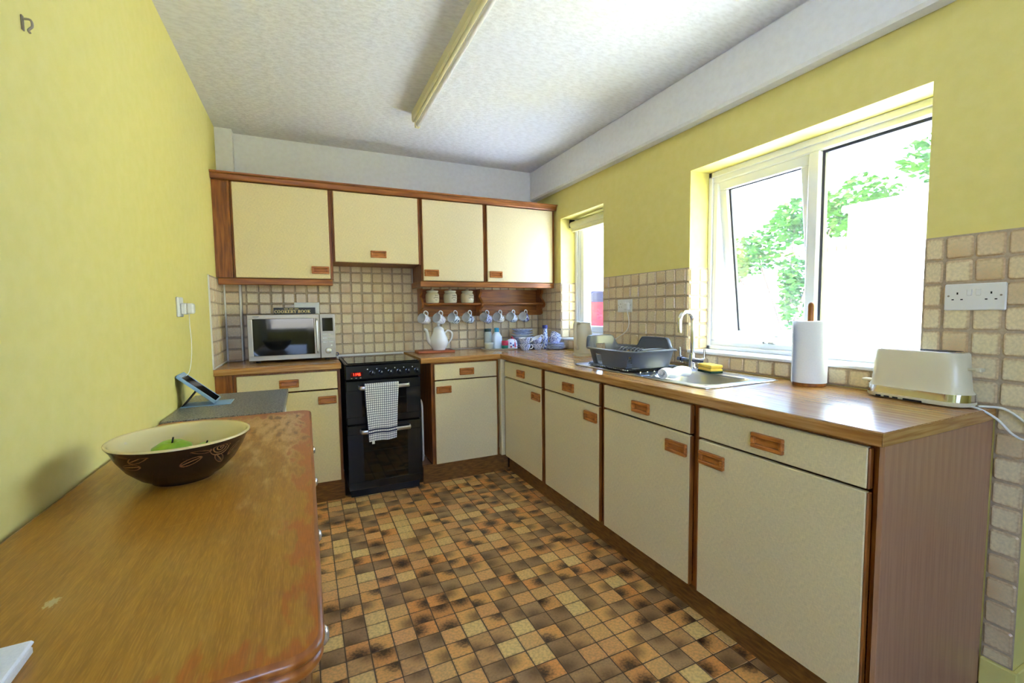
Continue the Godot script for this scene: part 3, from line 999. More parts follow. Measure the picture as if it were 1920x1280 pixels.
func build_cabinets() -> void:
	var st: SurfaceTool
	# base units on the back wall
	base_unit("cream base cupboard with drawer under the microwave", Vector3(0.092, 0, 0.555), 0.0, 0.598, 0.54, true)
	base_unit("cream base cupboard with drawer between the cooker and the corner", Vector3(1.292, 0, 0.555), 0.0, 0.518, 0.54, false, 0.016, 0.014)
	# base units under the windows
	var zs := [0.604, 1.218, 1.826, 2.418, 3.02]
	var ls := ["cream base cupboard in the corner under the narrow window", "cream base cupboard under the dish rack, second along the window wall", "cream base cupboard under the sink bowl", "cream base cupboard at the end of the run, under the toaster"]
	for i in 4:
		base_unit(ls[i], Vector3(1.855, 0, zs[i]), -PI / 2, zs[i + 1] - zs[i], 0.56, i < 3, 0.015, 0.017)
	# end panel, corner post, fillers
	st = ST()
	bx(st, Vector3(1.838, 0.0, 3.021), Vector3(2.449, 0.871, 3.034), 0.001)
	single("end_panel", st, M.panel, "brown wood-effect end panel of the window run", "panel")
	st = ST()
	bx(st, Vector3(1.812, 0.138, 0.556), Vector3(1.854, 0.87, 0.60), 0.002)
	single("corner_post", st, M.linen, "narrow cream corner post between the two cupboard runs", "panel")
	st = ST()
	bx(st, Vector3(0.001, 0.135, 0.54), Vector3(0.09, 0.871, 0.56), 0.001)
	bx(st, Vector3(0.072, 0.135, 0.56), Vector3(0.09, 0.871, 0.566), 0.002)
	single("filler_panel", st, M.teak_y, "teak filler strip between the yellow wall and the base cupboard", "panel")
	st = ST()
	bx(st, Vector3(0.001, 1.464, 0.295), Vector3(0.083, 2.068, 0.314), 0.001)
	bx(st, Vector3(0.083, 1.464, 0.02), Vector3(0.097, 2.068, 0.324), 0.002)
	single("filler_panel", st, M.teak_y, "teak filler strip between the yellow wall and the wall cupboard", "panel")
	# plinths
	st = ST()
	bx(st, Vector3(0.002, 0, 0.535), Vector3(0.694, 0.134, 0.551), 0.001)
	single("plinth", st, M.plinth, "brown plinth under the cupboard with the microwave on top", "plinth")
	st = ST()
	bx(st, Vector3(1.222, 0, 0.535), Vector3(1.885, 0.134, 0.551), 0.001)
	single("plinth", st, M.plinth, "brown plinth between the cooker and the corner", "plinth")
	st = ST()
	bx(st, Vector3(1.894, 0, 0.56), Vector3(1.91, 0.134, 3.02), 0.001)
	single("plinth", st, M.plinth, "long brown plinth under the window run", "plinth")
	# wall units
	var units := [
		[0.098, 0.688, 1.464, "cream wall cupboard above the microwave", 0.508],
		[0.690, 1.300, 1.583, "short cream flap cupboard above the cooker", 0.301],
		[1.302, 1.815, 1.464, "cream wall cupboard above the storage jars", 0.073],
		[1.817, 2.452, 1.464, "cream wall cupboard beside the narrow window", 0.082]]
	for u in units:
		var w: float = u[1] - u[0]
		var t := thing("wall_cupboard", u[3], "cupboard", Vector3(u[0], 0, 0.309), 0.0, "wall cupboards with cream doors")
		carcass(t, w, u[2], 2.068, 0.295)
		var hy: float = 1.645 if u[2] > 1.5 else 1.523
		front(t, "door", 0.006, w - (0.014 if u[0] < 1.8 else 0.022), u[2] + 0.002, 2.064, 0.001, u[4], hy)
	# cornice and light rails
	st = ST()
	X = Transform3D(Basis(Vector3.UP, PI / 2), Vector3.ZERO)
	extr(st, [Vector2(-0.30, 2.069), Vector2(-0.343, 2.069), Vector2(-0.346, 2.074), Vector2(-0.352, 2.098), Vector2(-0.366, 2.104), Vector2(-0.368, 2.112), Vector2(-0.30, 2.112)], 0.002, 2.454)
	X = Transform3D.IDENTITY
	single("cornice", st, M.teak_x, "long teak cornice along the top of the wall cupboards", "cornice")
	st = ST()
	bx(st, Vector3(0.012, 1.420, 0.295), Vector3(0.682, 1.462, 0.326), 0.004)
	single("light_rail", st, M.teak_x, "teak rail under the wall cupboard above the microwave", "rail")
	st = ST()
	bx(st, Vector3(1.288, 1.420, 0.290), Vector3(2.440, 1.462, 0.326), 0.004)
	bx(st, Vector3(1.288, 1.420, 0.02), Vector3(1.31, 1.462, 0.29), 0.004)
	single("light_rail", st, M.teak_x, "teak rail under the wall cupboards above the mug shelf", "rail")
	# mug shelf
	var s := thing("mug_shelf", "teak shelf with scrolled brackets and mug hooks under the wall cupboards", "shelf", Vector3(0, 0, 0.012))
	st = ST()
	bx(st, Vector3(1.345, 1.192, 0), Vector3(2.43, 1.418, 0.01), 0.001)
	part(s, "back_panel", st, M.teak_x)
	var prof := [Vector3(0.115, 1.418, 0), Vector3(0.115, 1.39, 0), Vector3(0.085, 1.355, 0), Vector3(0.125, 1.325, 0), Vector3(0.152, 1.295, 0), Vector3(0.142, 1.265, 0), Vector3(0.095, 1.245, 0), Vector3(0.105, 1.21, 0), Vector3(0.07, 1.192, 0)]
	var poly := [Vector2(0, 1.192), Vector2(0, 1.418)]
	for p in smooth_path(prof, 5):
		poly.append(Vector2(-p.x, p.y))
	for x in [1.335, 1.838, 2.425]:
		st = ST()
		X = Transform3D(Basis(Vector3.UP, PI / 2), Vector3.ZERO)
		extr(st, poly, x, x + 0.017)
		X = Transform3D.IDENTITY
		part(s, "bracket", st, M.teak_y, "scrolled teak bracket")
	for q in [[1.352, 1.838], [1.855, 2.425]]:
		st = ST()
		bx(st, Vector3(q[0], 1.284, 0.01), Vector3(q[1], 1.302, 0.142), 0.006)
		part(s, "shelf_board", st, M.teak_x)
	for k in 8:
		st = ST()
		var hx: float = mugs_x[k] + 0.012
		tube(st, smooth_path([Vector3(hx, 1.228, 0.01), Vector3(hx, 1.226, 0.07), Vector3(hx, 1.214, 0.105), Vector3(hx, 1.224, 0.125), Vector3(hx, 1.238, 0.127)], 4), 0.0028, 6)
		part(s, "hook", st, M.brushed, "small metal cup hook")

var mugs_x := [1.360, 1.482, 1.605, 1.73, 1.885, 2.005, 2.13, 2.25]

# ------------------------------------------------------------------ worktops
func build_worktops() -> void:
	var nose := func(front_at: float, back: float) -> Array:
		var o := [Vector2(back, 0.872), Vector2(front_at + 0.004, 0.872), Vector2(front_at, 0.876)]
		o += [Vector2(front_at, 0.902), Vector2(front_at + 0.0025, 0.9075), Vector2(front_at + 0.008, 0.91), Vector2(back, 0.91)]
		return o
	var st := ST()
	X = Transform3D(Basis(Vector3.UP, PI / 2), Vector3.ZERO)
	extr(st, nose.call(-0.595, -0.002), 0.002, 0.696)
	X = Transform3D.IDENTITY
	single("worktop", st, M.oak_x, "wood-effect worktop under the microwave", "worktop")
	st = ST()
	X = Transform3D(Basis(Vector3.UP, PI / 2), Vector3.ZERO)
	extr(st, nose.call(-0.595, -0.002), 1.214, 1.814)
	X = Transform3D.IDENTITY
	single("worktop", st, M.oak_x, "short wood-effect worktop between the cooker and the corner", "worktop")
	st = ST()
	extr(st, nose.call(1.815, 1.985), 0.595, 3.036)
	bx(st, Vector3(1.8155, 0.872, 0.003), Vector3(1.985, 0.91, 0.595))
	bx(st, Vector3(1.985, 0.872, 0.003), Vector3(2.30, 0.91, 1.98))
	bx(st, Vector3(1.985, 0.872, 2.335), Vector3(2.30, 0.91, 3.036))
	bx(st, Vector3(2.30, 0.872, 0.003), Vector3(2.450, 0.91, 3.036))
	var wt := single("worktop", st, M.oak_z, "long wood-effect worktop with the sink under the windows", "worktop")
	st = ST()
	bx(st, Vector3(1.816, 0.873, 3.036), Vector3(2.450, 0.9085, 3.0385), 0.001)
	part(wt, "edge_strip", st, M.oak_x)

# ------------------------------------------------------------------ cooker
func seven(st: SurfaceTool, d: String, x: float, w: float, h: float) -> void:
	var seg := {"1": "bc", "4": "bcfg", "6": "acdefg", ":": ""}
	var t := 0.0022
	for c in seg[d]:
		match c:
			"a": bx(st, Vector3(x, h - t, 0), Vector3(x + w, h, 0.001))
			"g": bx(st, Vector3(x, h / 2 - t / 2, 0), Vector3(x + w, h / 2 + t / 2, 0.001))
			"d": bx(st, Vector3(x, 0, 0), Vector3(x + w, t, 0.001))
			"b": bx(st, Vector3(x + w - t, h / 2, 0), Vector3(x + w, h, 0.001))
			"c": bx(st, Vector3(x + w - t, 0, 0), Vector3(x + w, h / 2, 0.001))
			"f": bx(st, Vector3(x, h / 2, 0), Vector3(x + t, h, 0.001))
			"e": bx(st, Vector3(x, 0, 0), Vector3(x + t, h / 2, 0.001))
	if d == ":":
		bx(st, Vector3(x, h * 0.25, 0), Vector3(x + t, h * 0.25 + t, 0.001))
		bx(st, Vector3(x, h * 0.65, 0), Vector3(x + t, h * 0.65 + t, 0.001))

func oven_handle(parent: Node3D, y: float) -> void:
	var st := ST()
	var pts := smooth_path([Vector3(0.082, y, 0.596), Vector3(0.086, y, 0.625), Vector3(0.105, y, 0.640), Vector3(0.245, y, 0.645), Vector3(0.385, y, 0.640), Vector3(0.404, y, 0.625), Vector3(0.408, y, 0.596)], 6)
	tube(st, pts, 0.013, 10, false, -1.0, Vector2(0.35, 1.0))
	part(parent, "handle", st, M.steel, "bowed silver oven handle")

func build_cooker() -> void:
	var t := thing("cooker", "black freestanding double oven cooker with ceramic hob", "cooker", Vector3(0.716, 0, 0.006))
	var w := 0.488
	var st := ST()
	bx(st, Vector3(0, 0.06, 0.02), Vector3(w, 0.892, 0.545), 0.003)
	bx(st, Vector3(0.015, 0.0, 0.05), Vector3(w - 0.015, 0.06, 0.56))
	part(t, "body", st, M.black_matt)
	st = ST()
	bx(st, Vector3(-0.001, 0.892, 0.015), Vector3(w + 0.001, 0.899, 0.612), 0.003)
	part(t, "hob_rim", st, M.black)
	st = ST()
	bx(st, Vector3(0.018, 0.899, 0.035), Vector3(w - 0.012, 0.904, 0.592), 0.002)
	var hob := part(t, "hob_glass", st, M.black_glass, "glossy black ceramic hob")
	for q in [[0.14, 0.17, 0.085], [0.35, 0.17, 0.07], [0.14, 0.44, 0.07], [0.35, 0.44, 0.09]]:
		st = ST()
		var ring := []
		for k in 40:
			ring.append(Vector3(q[0] + cos(TAU * k / 40) * q[2], 0.9042, q[1] + sin(TAU * k / 40) * q[2]))
		tube(st, ring, 0.0012, 4, true, -1.0, Vector2(1, 0.3))
		part(hob, "cooking_zone", st, mat(rgb(60, 60, 64), 0.4))
	st = ST()
	bx(st, Vector3(0.001, 0.795, 0.545), Vector3(w - 0.001, 0.890, 0.612), 0.006)
	part(t, "control_panel", st, M.black)
	# clock reads 11:46
	st = ST()
	bx(st, Vector3(0.032, 0.818, 0.612), Vector3(0.108, 0.846, 0.6135), 0.0005)
	var dsp := part(t, "clock_window", st, mat(rgb(58, 6, 6), 0.2), "dark red clock window")
	st = ST()
	X = Transform3D(Basis.IDENTITY, Vector3(0.046, 0.823, 0.6135))
	var cx := 0.0
	for d in ["1", "1", ":", "4", "6"]:
		seven(st, d, cx, 0.008, 0.017)
		cx += 0.005 if d == ":" else 0.0115
	X = Transform3D.IDENTITY
	part(dsp, "digits", st, M.red_glow, "glowing red digits 11:46")
	for k in 3:
		st = ST()
		bx(st, Vector3(0.034 + k * 0.027, 0.805, 0.612), Vector3(0.044 + k * 0.027, 0.810, 0.615), 0.001)
		part(t, "button", st, M.brushed)
	for k in 6:
		var kx := 0.168 + k * 0.0588
		st = ST()
		X = Transform3D(Basis(Vector3.RIGHT, PI / 2), Vector3(kx, 0.836, 0.612))
		lathe(st, [[Vector2(0.019, 0), Vector2(0.019, 0.004)], [Vector2(0.019, 0.004), Vector2(0.0145, 0.005)], [Vector2(0.0145, 0.005), Vector2(0.0135, 0.018), Vector2(0.011, 0.0225), Vector2(0.0, 0.0235)]], 20)
		X = Transform3D.IDENTITY
		var kn := part(t, "knob", st, mat(rgb(30, 34, 44), 0.15, 0.4))
		st = ST()
		bx(st, Vector3(kx - 0.001, 0.838, 0.634), Vector3(kx + 0.001, 0.848, 0.6365))
		part(kn, "pointer", st, M.white_plastic)
		st = ST()
		X = Transform3D(Basis(Vector3.RIGHT, PI / 2), Vector3(kx - 0.029, 0.861, 0.612))
		lathe(st, [[Vector2(0.0032, 0), Vector2(0.0028, 0.0012), Vector2(0, 0.0016)]], 10)
		X = Transform3D.IDENTITY
		part(t, "indicator", st, M.white_plastic)
	# two doors
	for d in [[0.500, 0.788, 0.55, 0.72, 0.742], [0.06, 0.492, 0.115, 0.43, 0.452]]:
		st = ST()
		var y0: float = d[0]
		var y1: float = d[1]
		var g0: float = d[2]
		var g1: float = d[3]
		bx(st, Vector3(0.002, y0, 0.548), Vector3(w - 0.002, g0, 0.604), 0.004)
		bx(st, Vector3(0.002, g1, 0.548), Vector3(w - 0.002, y1, 0.604), 0.004)
		bx(st, Vector3(0.002, g0 - 0.002, 0.548), Vector3(0.098, g1 + 0.002, 0.604), 0.0)
		bx(st, Vector3(w - 0.098, g0 - 0.002, 0.548), Vector3(w - 0.002, g1 + 0.002, 0.604), 0.0)
		var door := part(t, "oven_door", st, M.black)
		st = ST()
		bx(st, Vector3(0.097, g0 - 0.001, 0.6), Vector3(w - 0.097, g1 + 0.001, 0.603))
		part(door, "pane", st, M.oven_glass)
		st = ST()
		bx(st, Vector3(0.097, g0, 0.5475), Vector3(w - 0.097, g1, 0.549))
		part(door, "liner", st, mat(rgb(70, 56, 42), 0.6))
		for f in [0.1, 0.6]:
			var ry: float = lerp(g0, g1, f)
			if y0 > 0.4 and f < 0.5:
				continue
			st = ST()
			bx(st, Vector3(0.1, ry, 0.575), Vector3(w - 0.1, ry + 0.004, 0.579), 0.001)
			part(door, "rack_rod", st, M.steel)
		oven_handle(door, d[4])
	# tea towel over both handles
	var tw := thing("tea_towel", "white and navy checked tea towel hanging over the oven handle", "towel", Vector3(0.716, 0, 0.006))
	var im := Image.create(256, 512, false, Image.FORMAT_RGB8)
	var white := rgb(236, 236, 238)
	var navy := rgb(38, 42, 74)
	for y in 512:
		for x in 256:
			var c := white
			if x % 16 < 4:
				c = c.lerp(navy, 0.72)
			if y % 16 < 4:
				c = c.lerp(navy, 0.72)
			if (y > 424 and y < 436) or (y > 446 and y < 458):
				c = navy
			im.set_pixel(x, y, c)
	st = ST()
	var nu := 20
	var path := []
	for k in 14:
		path.append(Vector2(0.654 + 0.005 * sin(k * 0.6), 0.392 + 0.028 * k))
	path += [Vector2(0.657, 0.768), Vector2(0.648, 0.772), Vector2(0.636, 0.768)]
	for k in 8:
		path.append(Vector2(0.630, 0.755 - 0.02 * k))
	var gridp := []
	for i in path.size():
		var row := []
		var p: Vector2 = path[i]
		var f: float = clamp((0.77 - p.y) / 0.38, 0.0, 1.0)
		for j in nu + 1:
			var u := float(j) / nu
			var xx: float = lerp(lerp(0.112, 0.128, f), lerp(0.330, 0.306, f), u)
			var zz: float = p.x + (sin(u * 9.0 + 0.6) * 0.005 + sin(u * 21.0) * 0.002) * f * (1.0 if i < 15 else 0.3)
			row.append(Vector3(xx, p.y + (sin(u * 7.0) * 0.003 + (u - 0.5) * 0.008) * f, zz))
		gridp.append(row)
	st.set_smooth_group(1)
	for side in [0.0, 0.0025]:
		for i in path.size() - 1:
			for j in nu:
				var off := Vector3(0, 0, -side)
				var va := 0.93 * float(path.size() - 1 - i) / (path.size() - 1)
				var vb := 0.93 * float(path.size() - 2 - i) / (path.size() - 1)
				va = 1.0 - min(1.0, i / 17.0)
				vb = 1.0 - min(1.0, (i + 1) / 17.0)
				if i >= 17:
					va = (i - 17) / 17.0
					vb = (i - 16) / 17.0
				quad(st, gridp[i][j] + off, gridp[i][j + 1] + off, gridp[i + 1][j + 1] + off, gridp[i + 1][j] + off, Vector2(float(j) / nu, va), Vector2(float(j + 1) / nu, va), Vector2(float(j + 1) / nu, vb), Vector2(float(j) / nu, vb))
	st.set_smooth_group(-1)
	part(tw, "cloth", st, tmat(tex(im), 0.95))
	st = ST()
	bx(st, Vector3(0.148, 0.372, 0.652), Vector3(0.164, 0.392, 0.654))
	part(tw, "label_tag", st, M.white_plastic, "white care label")
	# baking trays stored in the gap
	t = thing("baking_tray", "pale baking tray standing in the gap beside the cooker", "tray", Vector3(1.232, 0.135, 0.30))
	st = ST()
	X = Transform3D(Basis(Vector3.UP, PI / 2), Vector3.ZERO)
	var tp := []
	for p in rr(0.40, 0.46, 0.06, 5):
		tp.append(p + Vector2(0, 0.23))
	extr(st, tp, 0.0, 0.012)
	X = Transform3D.IDENTITY
	part(t, "tray", st, mat(rgb(206, 202, 198), 0.4))
	t = thing("gap_shelf", "narrow shelf board at the foot of the gap beside the cooker", "board", Vector3(1.214, 0.0, 0.0))
	st = ST()
	bx(st, Vector3(0.002, 0.118, 0.05), Vector3(0.072, 0.1345, 0.534), 0.001)
	part(t, "board", st, M.panel)

# ------------------------------------------------------------------ sink
func build_sink_area() -> void:
	var t := thing("sink", "stainless steel inset sink with drainer", "sink", Vector3(2.17, TOP, 1.90))
	var st := ST()
	# flange round the bowl
	bx(st, Vector3(-0.235, 0.0, -0.48), Vector3(0.205, 0.003, 0.085), 0.001)
	bx(st, Vector3(-0.235, 0.0, 0.43), Vector3(0.205, 0.003, 0.48), 0.001)
	bx(st, Vector3(-0.235, 0.0, 0.085), Vector3(-0.18, 0.003, 0.43), 0.001)
	bx(st, Vector3(0.125, 0.0, 0.085), Vector3(0.205, 0.003, 0.43), 0.001)
	part(t, "flange", st, M.steel)
	st = ST()
	var rim := []
	for p in rr(0.45, 0.97, 0.05, 6):
		rim.append(Vector3(p.x - 0.015, 0.002, p.y))
	tube(st, rim, 0.005, 6, true)
	part(t, "rolled_edge", st, M.steel)
	st = ST()
	stack(st, [[0.24, 0.28, 0.07, -0.145, -0.0275, 0.2575], [0.285, 0.325, 0.08, -0.12, -0.0275, 0.2575], [0.30, 0.335, 0.085, -0.01, -0.0275, 0.2575], [0.32, 0.355, 0.09, 0.004, -0.0275, 0.2575], [0.35, 0.385, 0.09, 0.0035, -0.0275, 0.2575]], 8, true, false)
	part(t, "bowl", st, M.steel)
	st = ST()
	X = Transform3D(Basis.IDENTITY, Vector3(-0.0275, -0.144, 0.2575))
	lathe(st, [[Vector2(0.036, 0), Vector2(0.034, 0.003), Vector2(0.02, 0.001), Vector2(0, 0.0)]], 20)
	X = Transform3D.IDENTITY
	part(t, "plughole", st, M.chrome)
	for k in 7:
		st = ST()
		tube(st, [Vector3(-0.15 + k * 0.045, 0.003, -0.42), Vector3(-0.15 + k * 0.045, 0.003, 0.0)], 0.004, 6)
		part(t, "drainer_rib", st, M.steel)
	# tap
	t = thing("mixer_tap", "chrome swan-neck mixer tap with two levers behind the sink", "tap", Vector3(2.355, TOP + 0.003, 1.915))
	st = ST()
	lathe(st, [[Vector2(0.026, 0), Vector2(0.026, 0.008)], [Vector2(0.026, 0.008), Vector2(0.018, 0.012), Vector2(0.016, 0.07), Vector2(0.012, 0.085)]], 20)
	part(t, "body", st, M.chrome)
	st = ST()
	var sp := [Vector3(0, 0.08, 0), Vector3(0, 0.25, 0)]
	for p in arc(-0.046, 0.256, 0.046, 0, 180, 12):
		sp.append(Vector3(p.x, p.y, 0))
	sp += [Vector3(-0.092, 0.21, 0), Vector3(-0.092, 0.195, 0)]
	tube(st, sp, 0.011, 12)
	part(t, "spout", st, M.chrome)
	st = ST()
	tube(st, [Vector3(0, 0.045, -0.07), Vector3(0, 0.045, 0.07)], 0.014, 12)
	part(t, "cross_body", st, M.chrome)
	for s in [-1.0, 1.0]:
		st = ST()
		X = Transform3D(Basis(Vector3.RIGHT, s * PI / 2), Vector3(0, 0.045, s * 0.068))
		lathe(st, [[Vector2(0.019, 0), Vector2(0.019, 0.022)], [Vector2(0.019, 0.022), Vector2(0, 0.024)]], 16)
		X = Transform3D.IDENTITY
		tube(st, [Vector3(0, 0.05, s * 0.08), Vector3(-0.004, 0.11, s * 0.084)], 0.006, 8)
		part(t, "lever", st, M.chrome)
	# sponge
	t = thing("sponge", "yellow washing-up sponge with a green scourer on the sink edge", "sponge", Vector3(2.322, TOP + 0.0045, 2.06), -0.25)
	st = ST()
	bx(st, Vector3(-0.035, 0, -0.055), Vector3(0.035, 0.009, 0.055), 0.003)
	part(t, "scourer", st, mat(rgb(28, 62, 44), 0.95), "dark green scourer")
	st = ST()
	bx(st, Vector3(-0.034, 0.009, -0.054), Vector3(0.034, 0.020, 0.054), 0.004)
	bx(st, Vector3(-0.029, 0.020, -0.049), Vector3(0.029, 0.025, 0.049))
	bx(st, Vector3(-0.034, 0.025, -0.054), Vector3(0.034, 0.040, 0.054), 0.004)
	part(t, "foam", st, tmat(noise_tex(128, 0.2, 3, 51, [rgb(222, 178, 60), rgb(240, 206, 98)]), 0.95, Vector3(12, 12, 12)))
	# rolled cloth over the front of the bowl
	t = thing("dish_cloth", "rolled white cloth resting on the front of the sink bowl", "cloth", Vector3(2.04, TOP + 0.030, 2.11), 0.12)
	st = ST()
	var pp := []
	for k in 13:
		pp.append(Vector3(-0.09 + k * 0.015, 0.004 * sin(k * 0.9) - 0.002, 0.003 * cos(k * 1.3)))
	tube(st, pp, 0.024, 16)
	part(t, "roll", st, M.paper)
	st = ST()
	for r in [0.020, 0.012]:
		var sp2 := []
		for k in 16:
			var a := k * 0.36
			sp2.append(Vector3(-0.0915, 0.001 + cos(a) * r * (1.0 - k * 0.02), sin(a) * r * (1.0 - k * 0.02)))
		tube(st, sp2, 0.002, 6)
	part(t, "rolled_edge", st, mat(rgb(206, 208, 216), 0.95))
	build_rack()

func build_rack() -> void:
	var t := thing("dish_rack", "grey plastic dish rack on the drainer", "dish rack", Vector3(2.135, TOP + 0.006, 1.675))
	var N := 96
	var hx := 0.178
	var hz := 0.245
	var bump := func(a: float, c: float, wd: float) -> float:
		var d := absf(wrapf(a - c, -PI, PI))
		return smoothstep(wd, wd * 0.55, d)
	var height := func(a: float) -> float:
		# a = 0 at +x (wall side), PI/2 at +z (towards the room end)
		return 0.098 + 0.062 * bump.call(a, -PI / 2 - 0.2, 0.62) + 0.055 * bump.call(a, 0.05, 0.42) + 0.006 * bump.call(a, PI / 2, 0.6)
	var outline := func(a: float, k: float) -> Vector2:
		var c := cos(a)
		var s := sin(a)
		var e := 0.62
		return Vector2(signf(c) * pow(absf(c), e) * hx * k, signf(s) * pow(absf(s), e) * hz * k)
	var levels := [[0.86, 0.0], [0.89, 0.25], [0.93, 0.7], [0.96, 1.0]]
	var st := ST()
	for side in [0.0, 0.004]:
		for i in N:
			var a0 := TAU * i / N
			var a1 := TAU * (i + 1) / N
			for l in 3:
				var deg := rad_to_deg(wrapf((a0 + a1) * 0.5, 0, TAU))
				var slot := false
				for c in [40.0, 140.0, 190.0, 222.0, 320.0]:
					if absf(deg - c) < 4.5:
						slot = true
				if slot and l < 2:
					continue
				if absf(deg - 262.0) < 7.0 and l == 1:
					continue
				var q := []
				for w in [[a0, l], [a1, l], [a1, l + 1], [a0, l + 1]]:
					var o: Vector2 = outline.call(w[0], levels[w[1]][0] - side * 5.0)
					q.append(Vector3(o.x, 0.012 + (height.call(w[0]) - 0.012) * levels[w[1]][1], o.y))
				st.set_smooth_group(1 if side == 0.0 else 2)
				quad(st, q[0], q[3], q[2], q[1])
	st.set_smooth_group(-1)
	part(t, "wall", st, M.rack_grey)
	st = ST()
	var rim := []
	for i in N:
		var a := TAU * i / N
		var o: Vector2 = outline.call(a, 0.985)
		rim.append(Vector3(o.x, height.call(a), o.y))
	tube(st, rim, 0.008, 8, true, -1.0, Vector2(1.5, 0.7))
	part(t, "rim", st, M.rack_grey)
	st = ST()
	tube(st, smooth_path([Vector3(0.075, 0.10, 0.20), Vector3(0.06, 0.103, 0.165), Vector3(-0.05, 0.103, 0.165), Vector3(-0.07, 0.10, 0.20)], 5), 0.006, 8)
	part(t, "grip", st, M.rack_grey)
	for k in 9:
		st = ST()
		bx(st, Vector3(-0.145, 0.010, -0.18 + k * 0.045), Vector3(0.145, 0.016, -0.165 + k * 0.045), 0.001)
		part(t, "floor_bar", st, M.rack_grey)
	for k in 9:
		st = ST()
		var z := -0.13 + k * 0.032
		tube(st, smooth_path([Vector3(-0.01, 0.014, z), Vector3(0.0, 0.075, z), Vector3(0.035, 0.10, z), Vector3(0.06, 0.075, z), Vector3(0.07, 0.014, z)], 4), 0.0032, 6)
		part(t, "plate_prong", st, M.rack_grey)
	var tr := thing("drip_tray", "black slotted drip tray under the dish rack", "tray", Vector3(2.135, TOP + 0.007, 1.685))
	st = ST()
	stack(st, [[0.31, 0.40, 0.05, 0.0], [0.325, 0.415, 0.05, 0.007]], 5)
	part(tr, "base", st, M.black_matt)
	for k in 22:
		st = ST()
		bx(st, Vector3(-0.166, 0.001, -0.17 + k * 0.016), Vector3(-0.16, 0.007, -0.162 + k * 0.016), 0.001)
		part(tr, "slot_rib", st, M.steel)

# ------------------------------------------------------------------ crockery builders
func cup_parts(t: Node3D, r0: float, r1: float, h: float, belly: float, m: Material) -> void:
	var out := []
	var inn := []
	for k in 9:
		var f := k / 8.0
		var r := lerpf(r0, r1, f) + belly * sin(f * PI)
		out.append(Vector2(r, h * f))
		inn.append(Vector2(r - 0.003, 0.004 + (h - 0.004) * f))
	inn.reverse()
	var st := ST()
	lathe(st, [[Vector2(0, 0.002), Vector2(r0 * 0.8, 0.0)], [Vector2(r0 * 0.8, 0.0), out[0]], out], 28)
	part(t, "body", st, m)
	st = ST()
	lathe(st, [[out[-1], inn[0]], inn, [inn[-1], Vector2(0, 0.004)]], 28)
	part(t, "inside", st, M.white_china)

func cup(called: String, label: String, category: String, tf: Transform3D, r0: float, r1: float, h: float, belly: float, m: Material, group: String, handle := true, hr := 0.02) -> Node3D:
	var t := thing(called, label, category, Vector3.ZERO, 0.0, group)
	t.transform = tf
	cup_parts(t, r0, r1, h, belly, m)
	if handle:
		var st := ST()
		var rm := lerpf(r0, r1, 0.5) + belly
		tube(st, smooth_path([Vector3(rm * 0.97, h * 0.84, 0), Vector3(rm + hr * 0.9, h * 0.86, 0), Vector3(rm + hr * 1.35, h * 0.6, 0), Vector3(rm + hr, h * 0.32, 0), Vector3(rm * 0.93, h * 0.22, 0)], 5), 0.0042, 8)
		part(t, "handle", st, M.white_china)
	return t

func plate_st(r: float, h: float, well := 0.6) -> SurfaceTool:
	var st := ST()
	lathe(st, [[Vector2(0, 0), Vector2(r * well, 0)], [Vector2(r * well, 0), Vector2(r * (well + 0.12), h * 0.35), Vector2(r, h)], [Vector2(r, h), Vector2(r, h + 0.003)], [Vector2(r, h + 0.003), Vector2(r * (well + 0.1), h * 0.35 + 0.004), Vector2(r * well * 0.95, 0.004), Vector2(0, 0.004)]], 40)
	return st

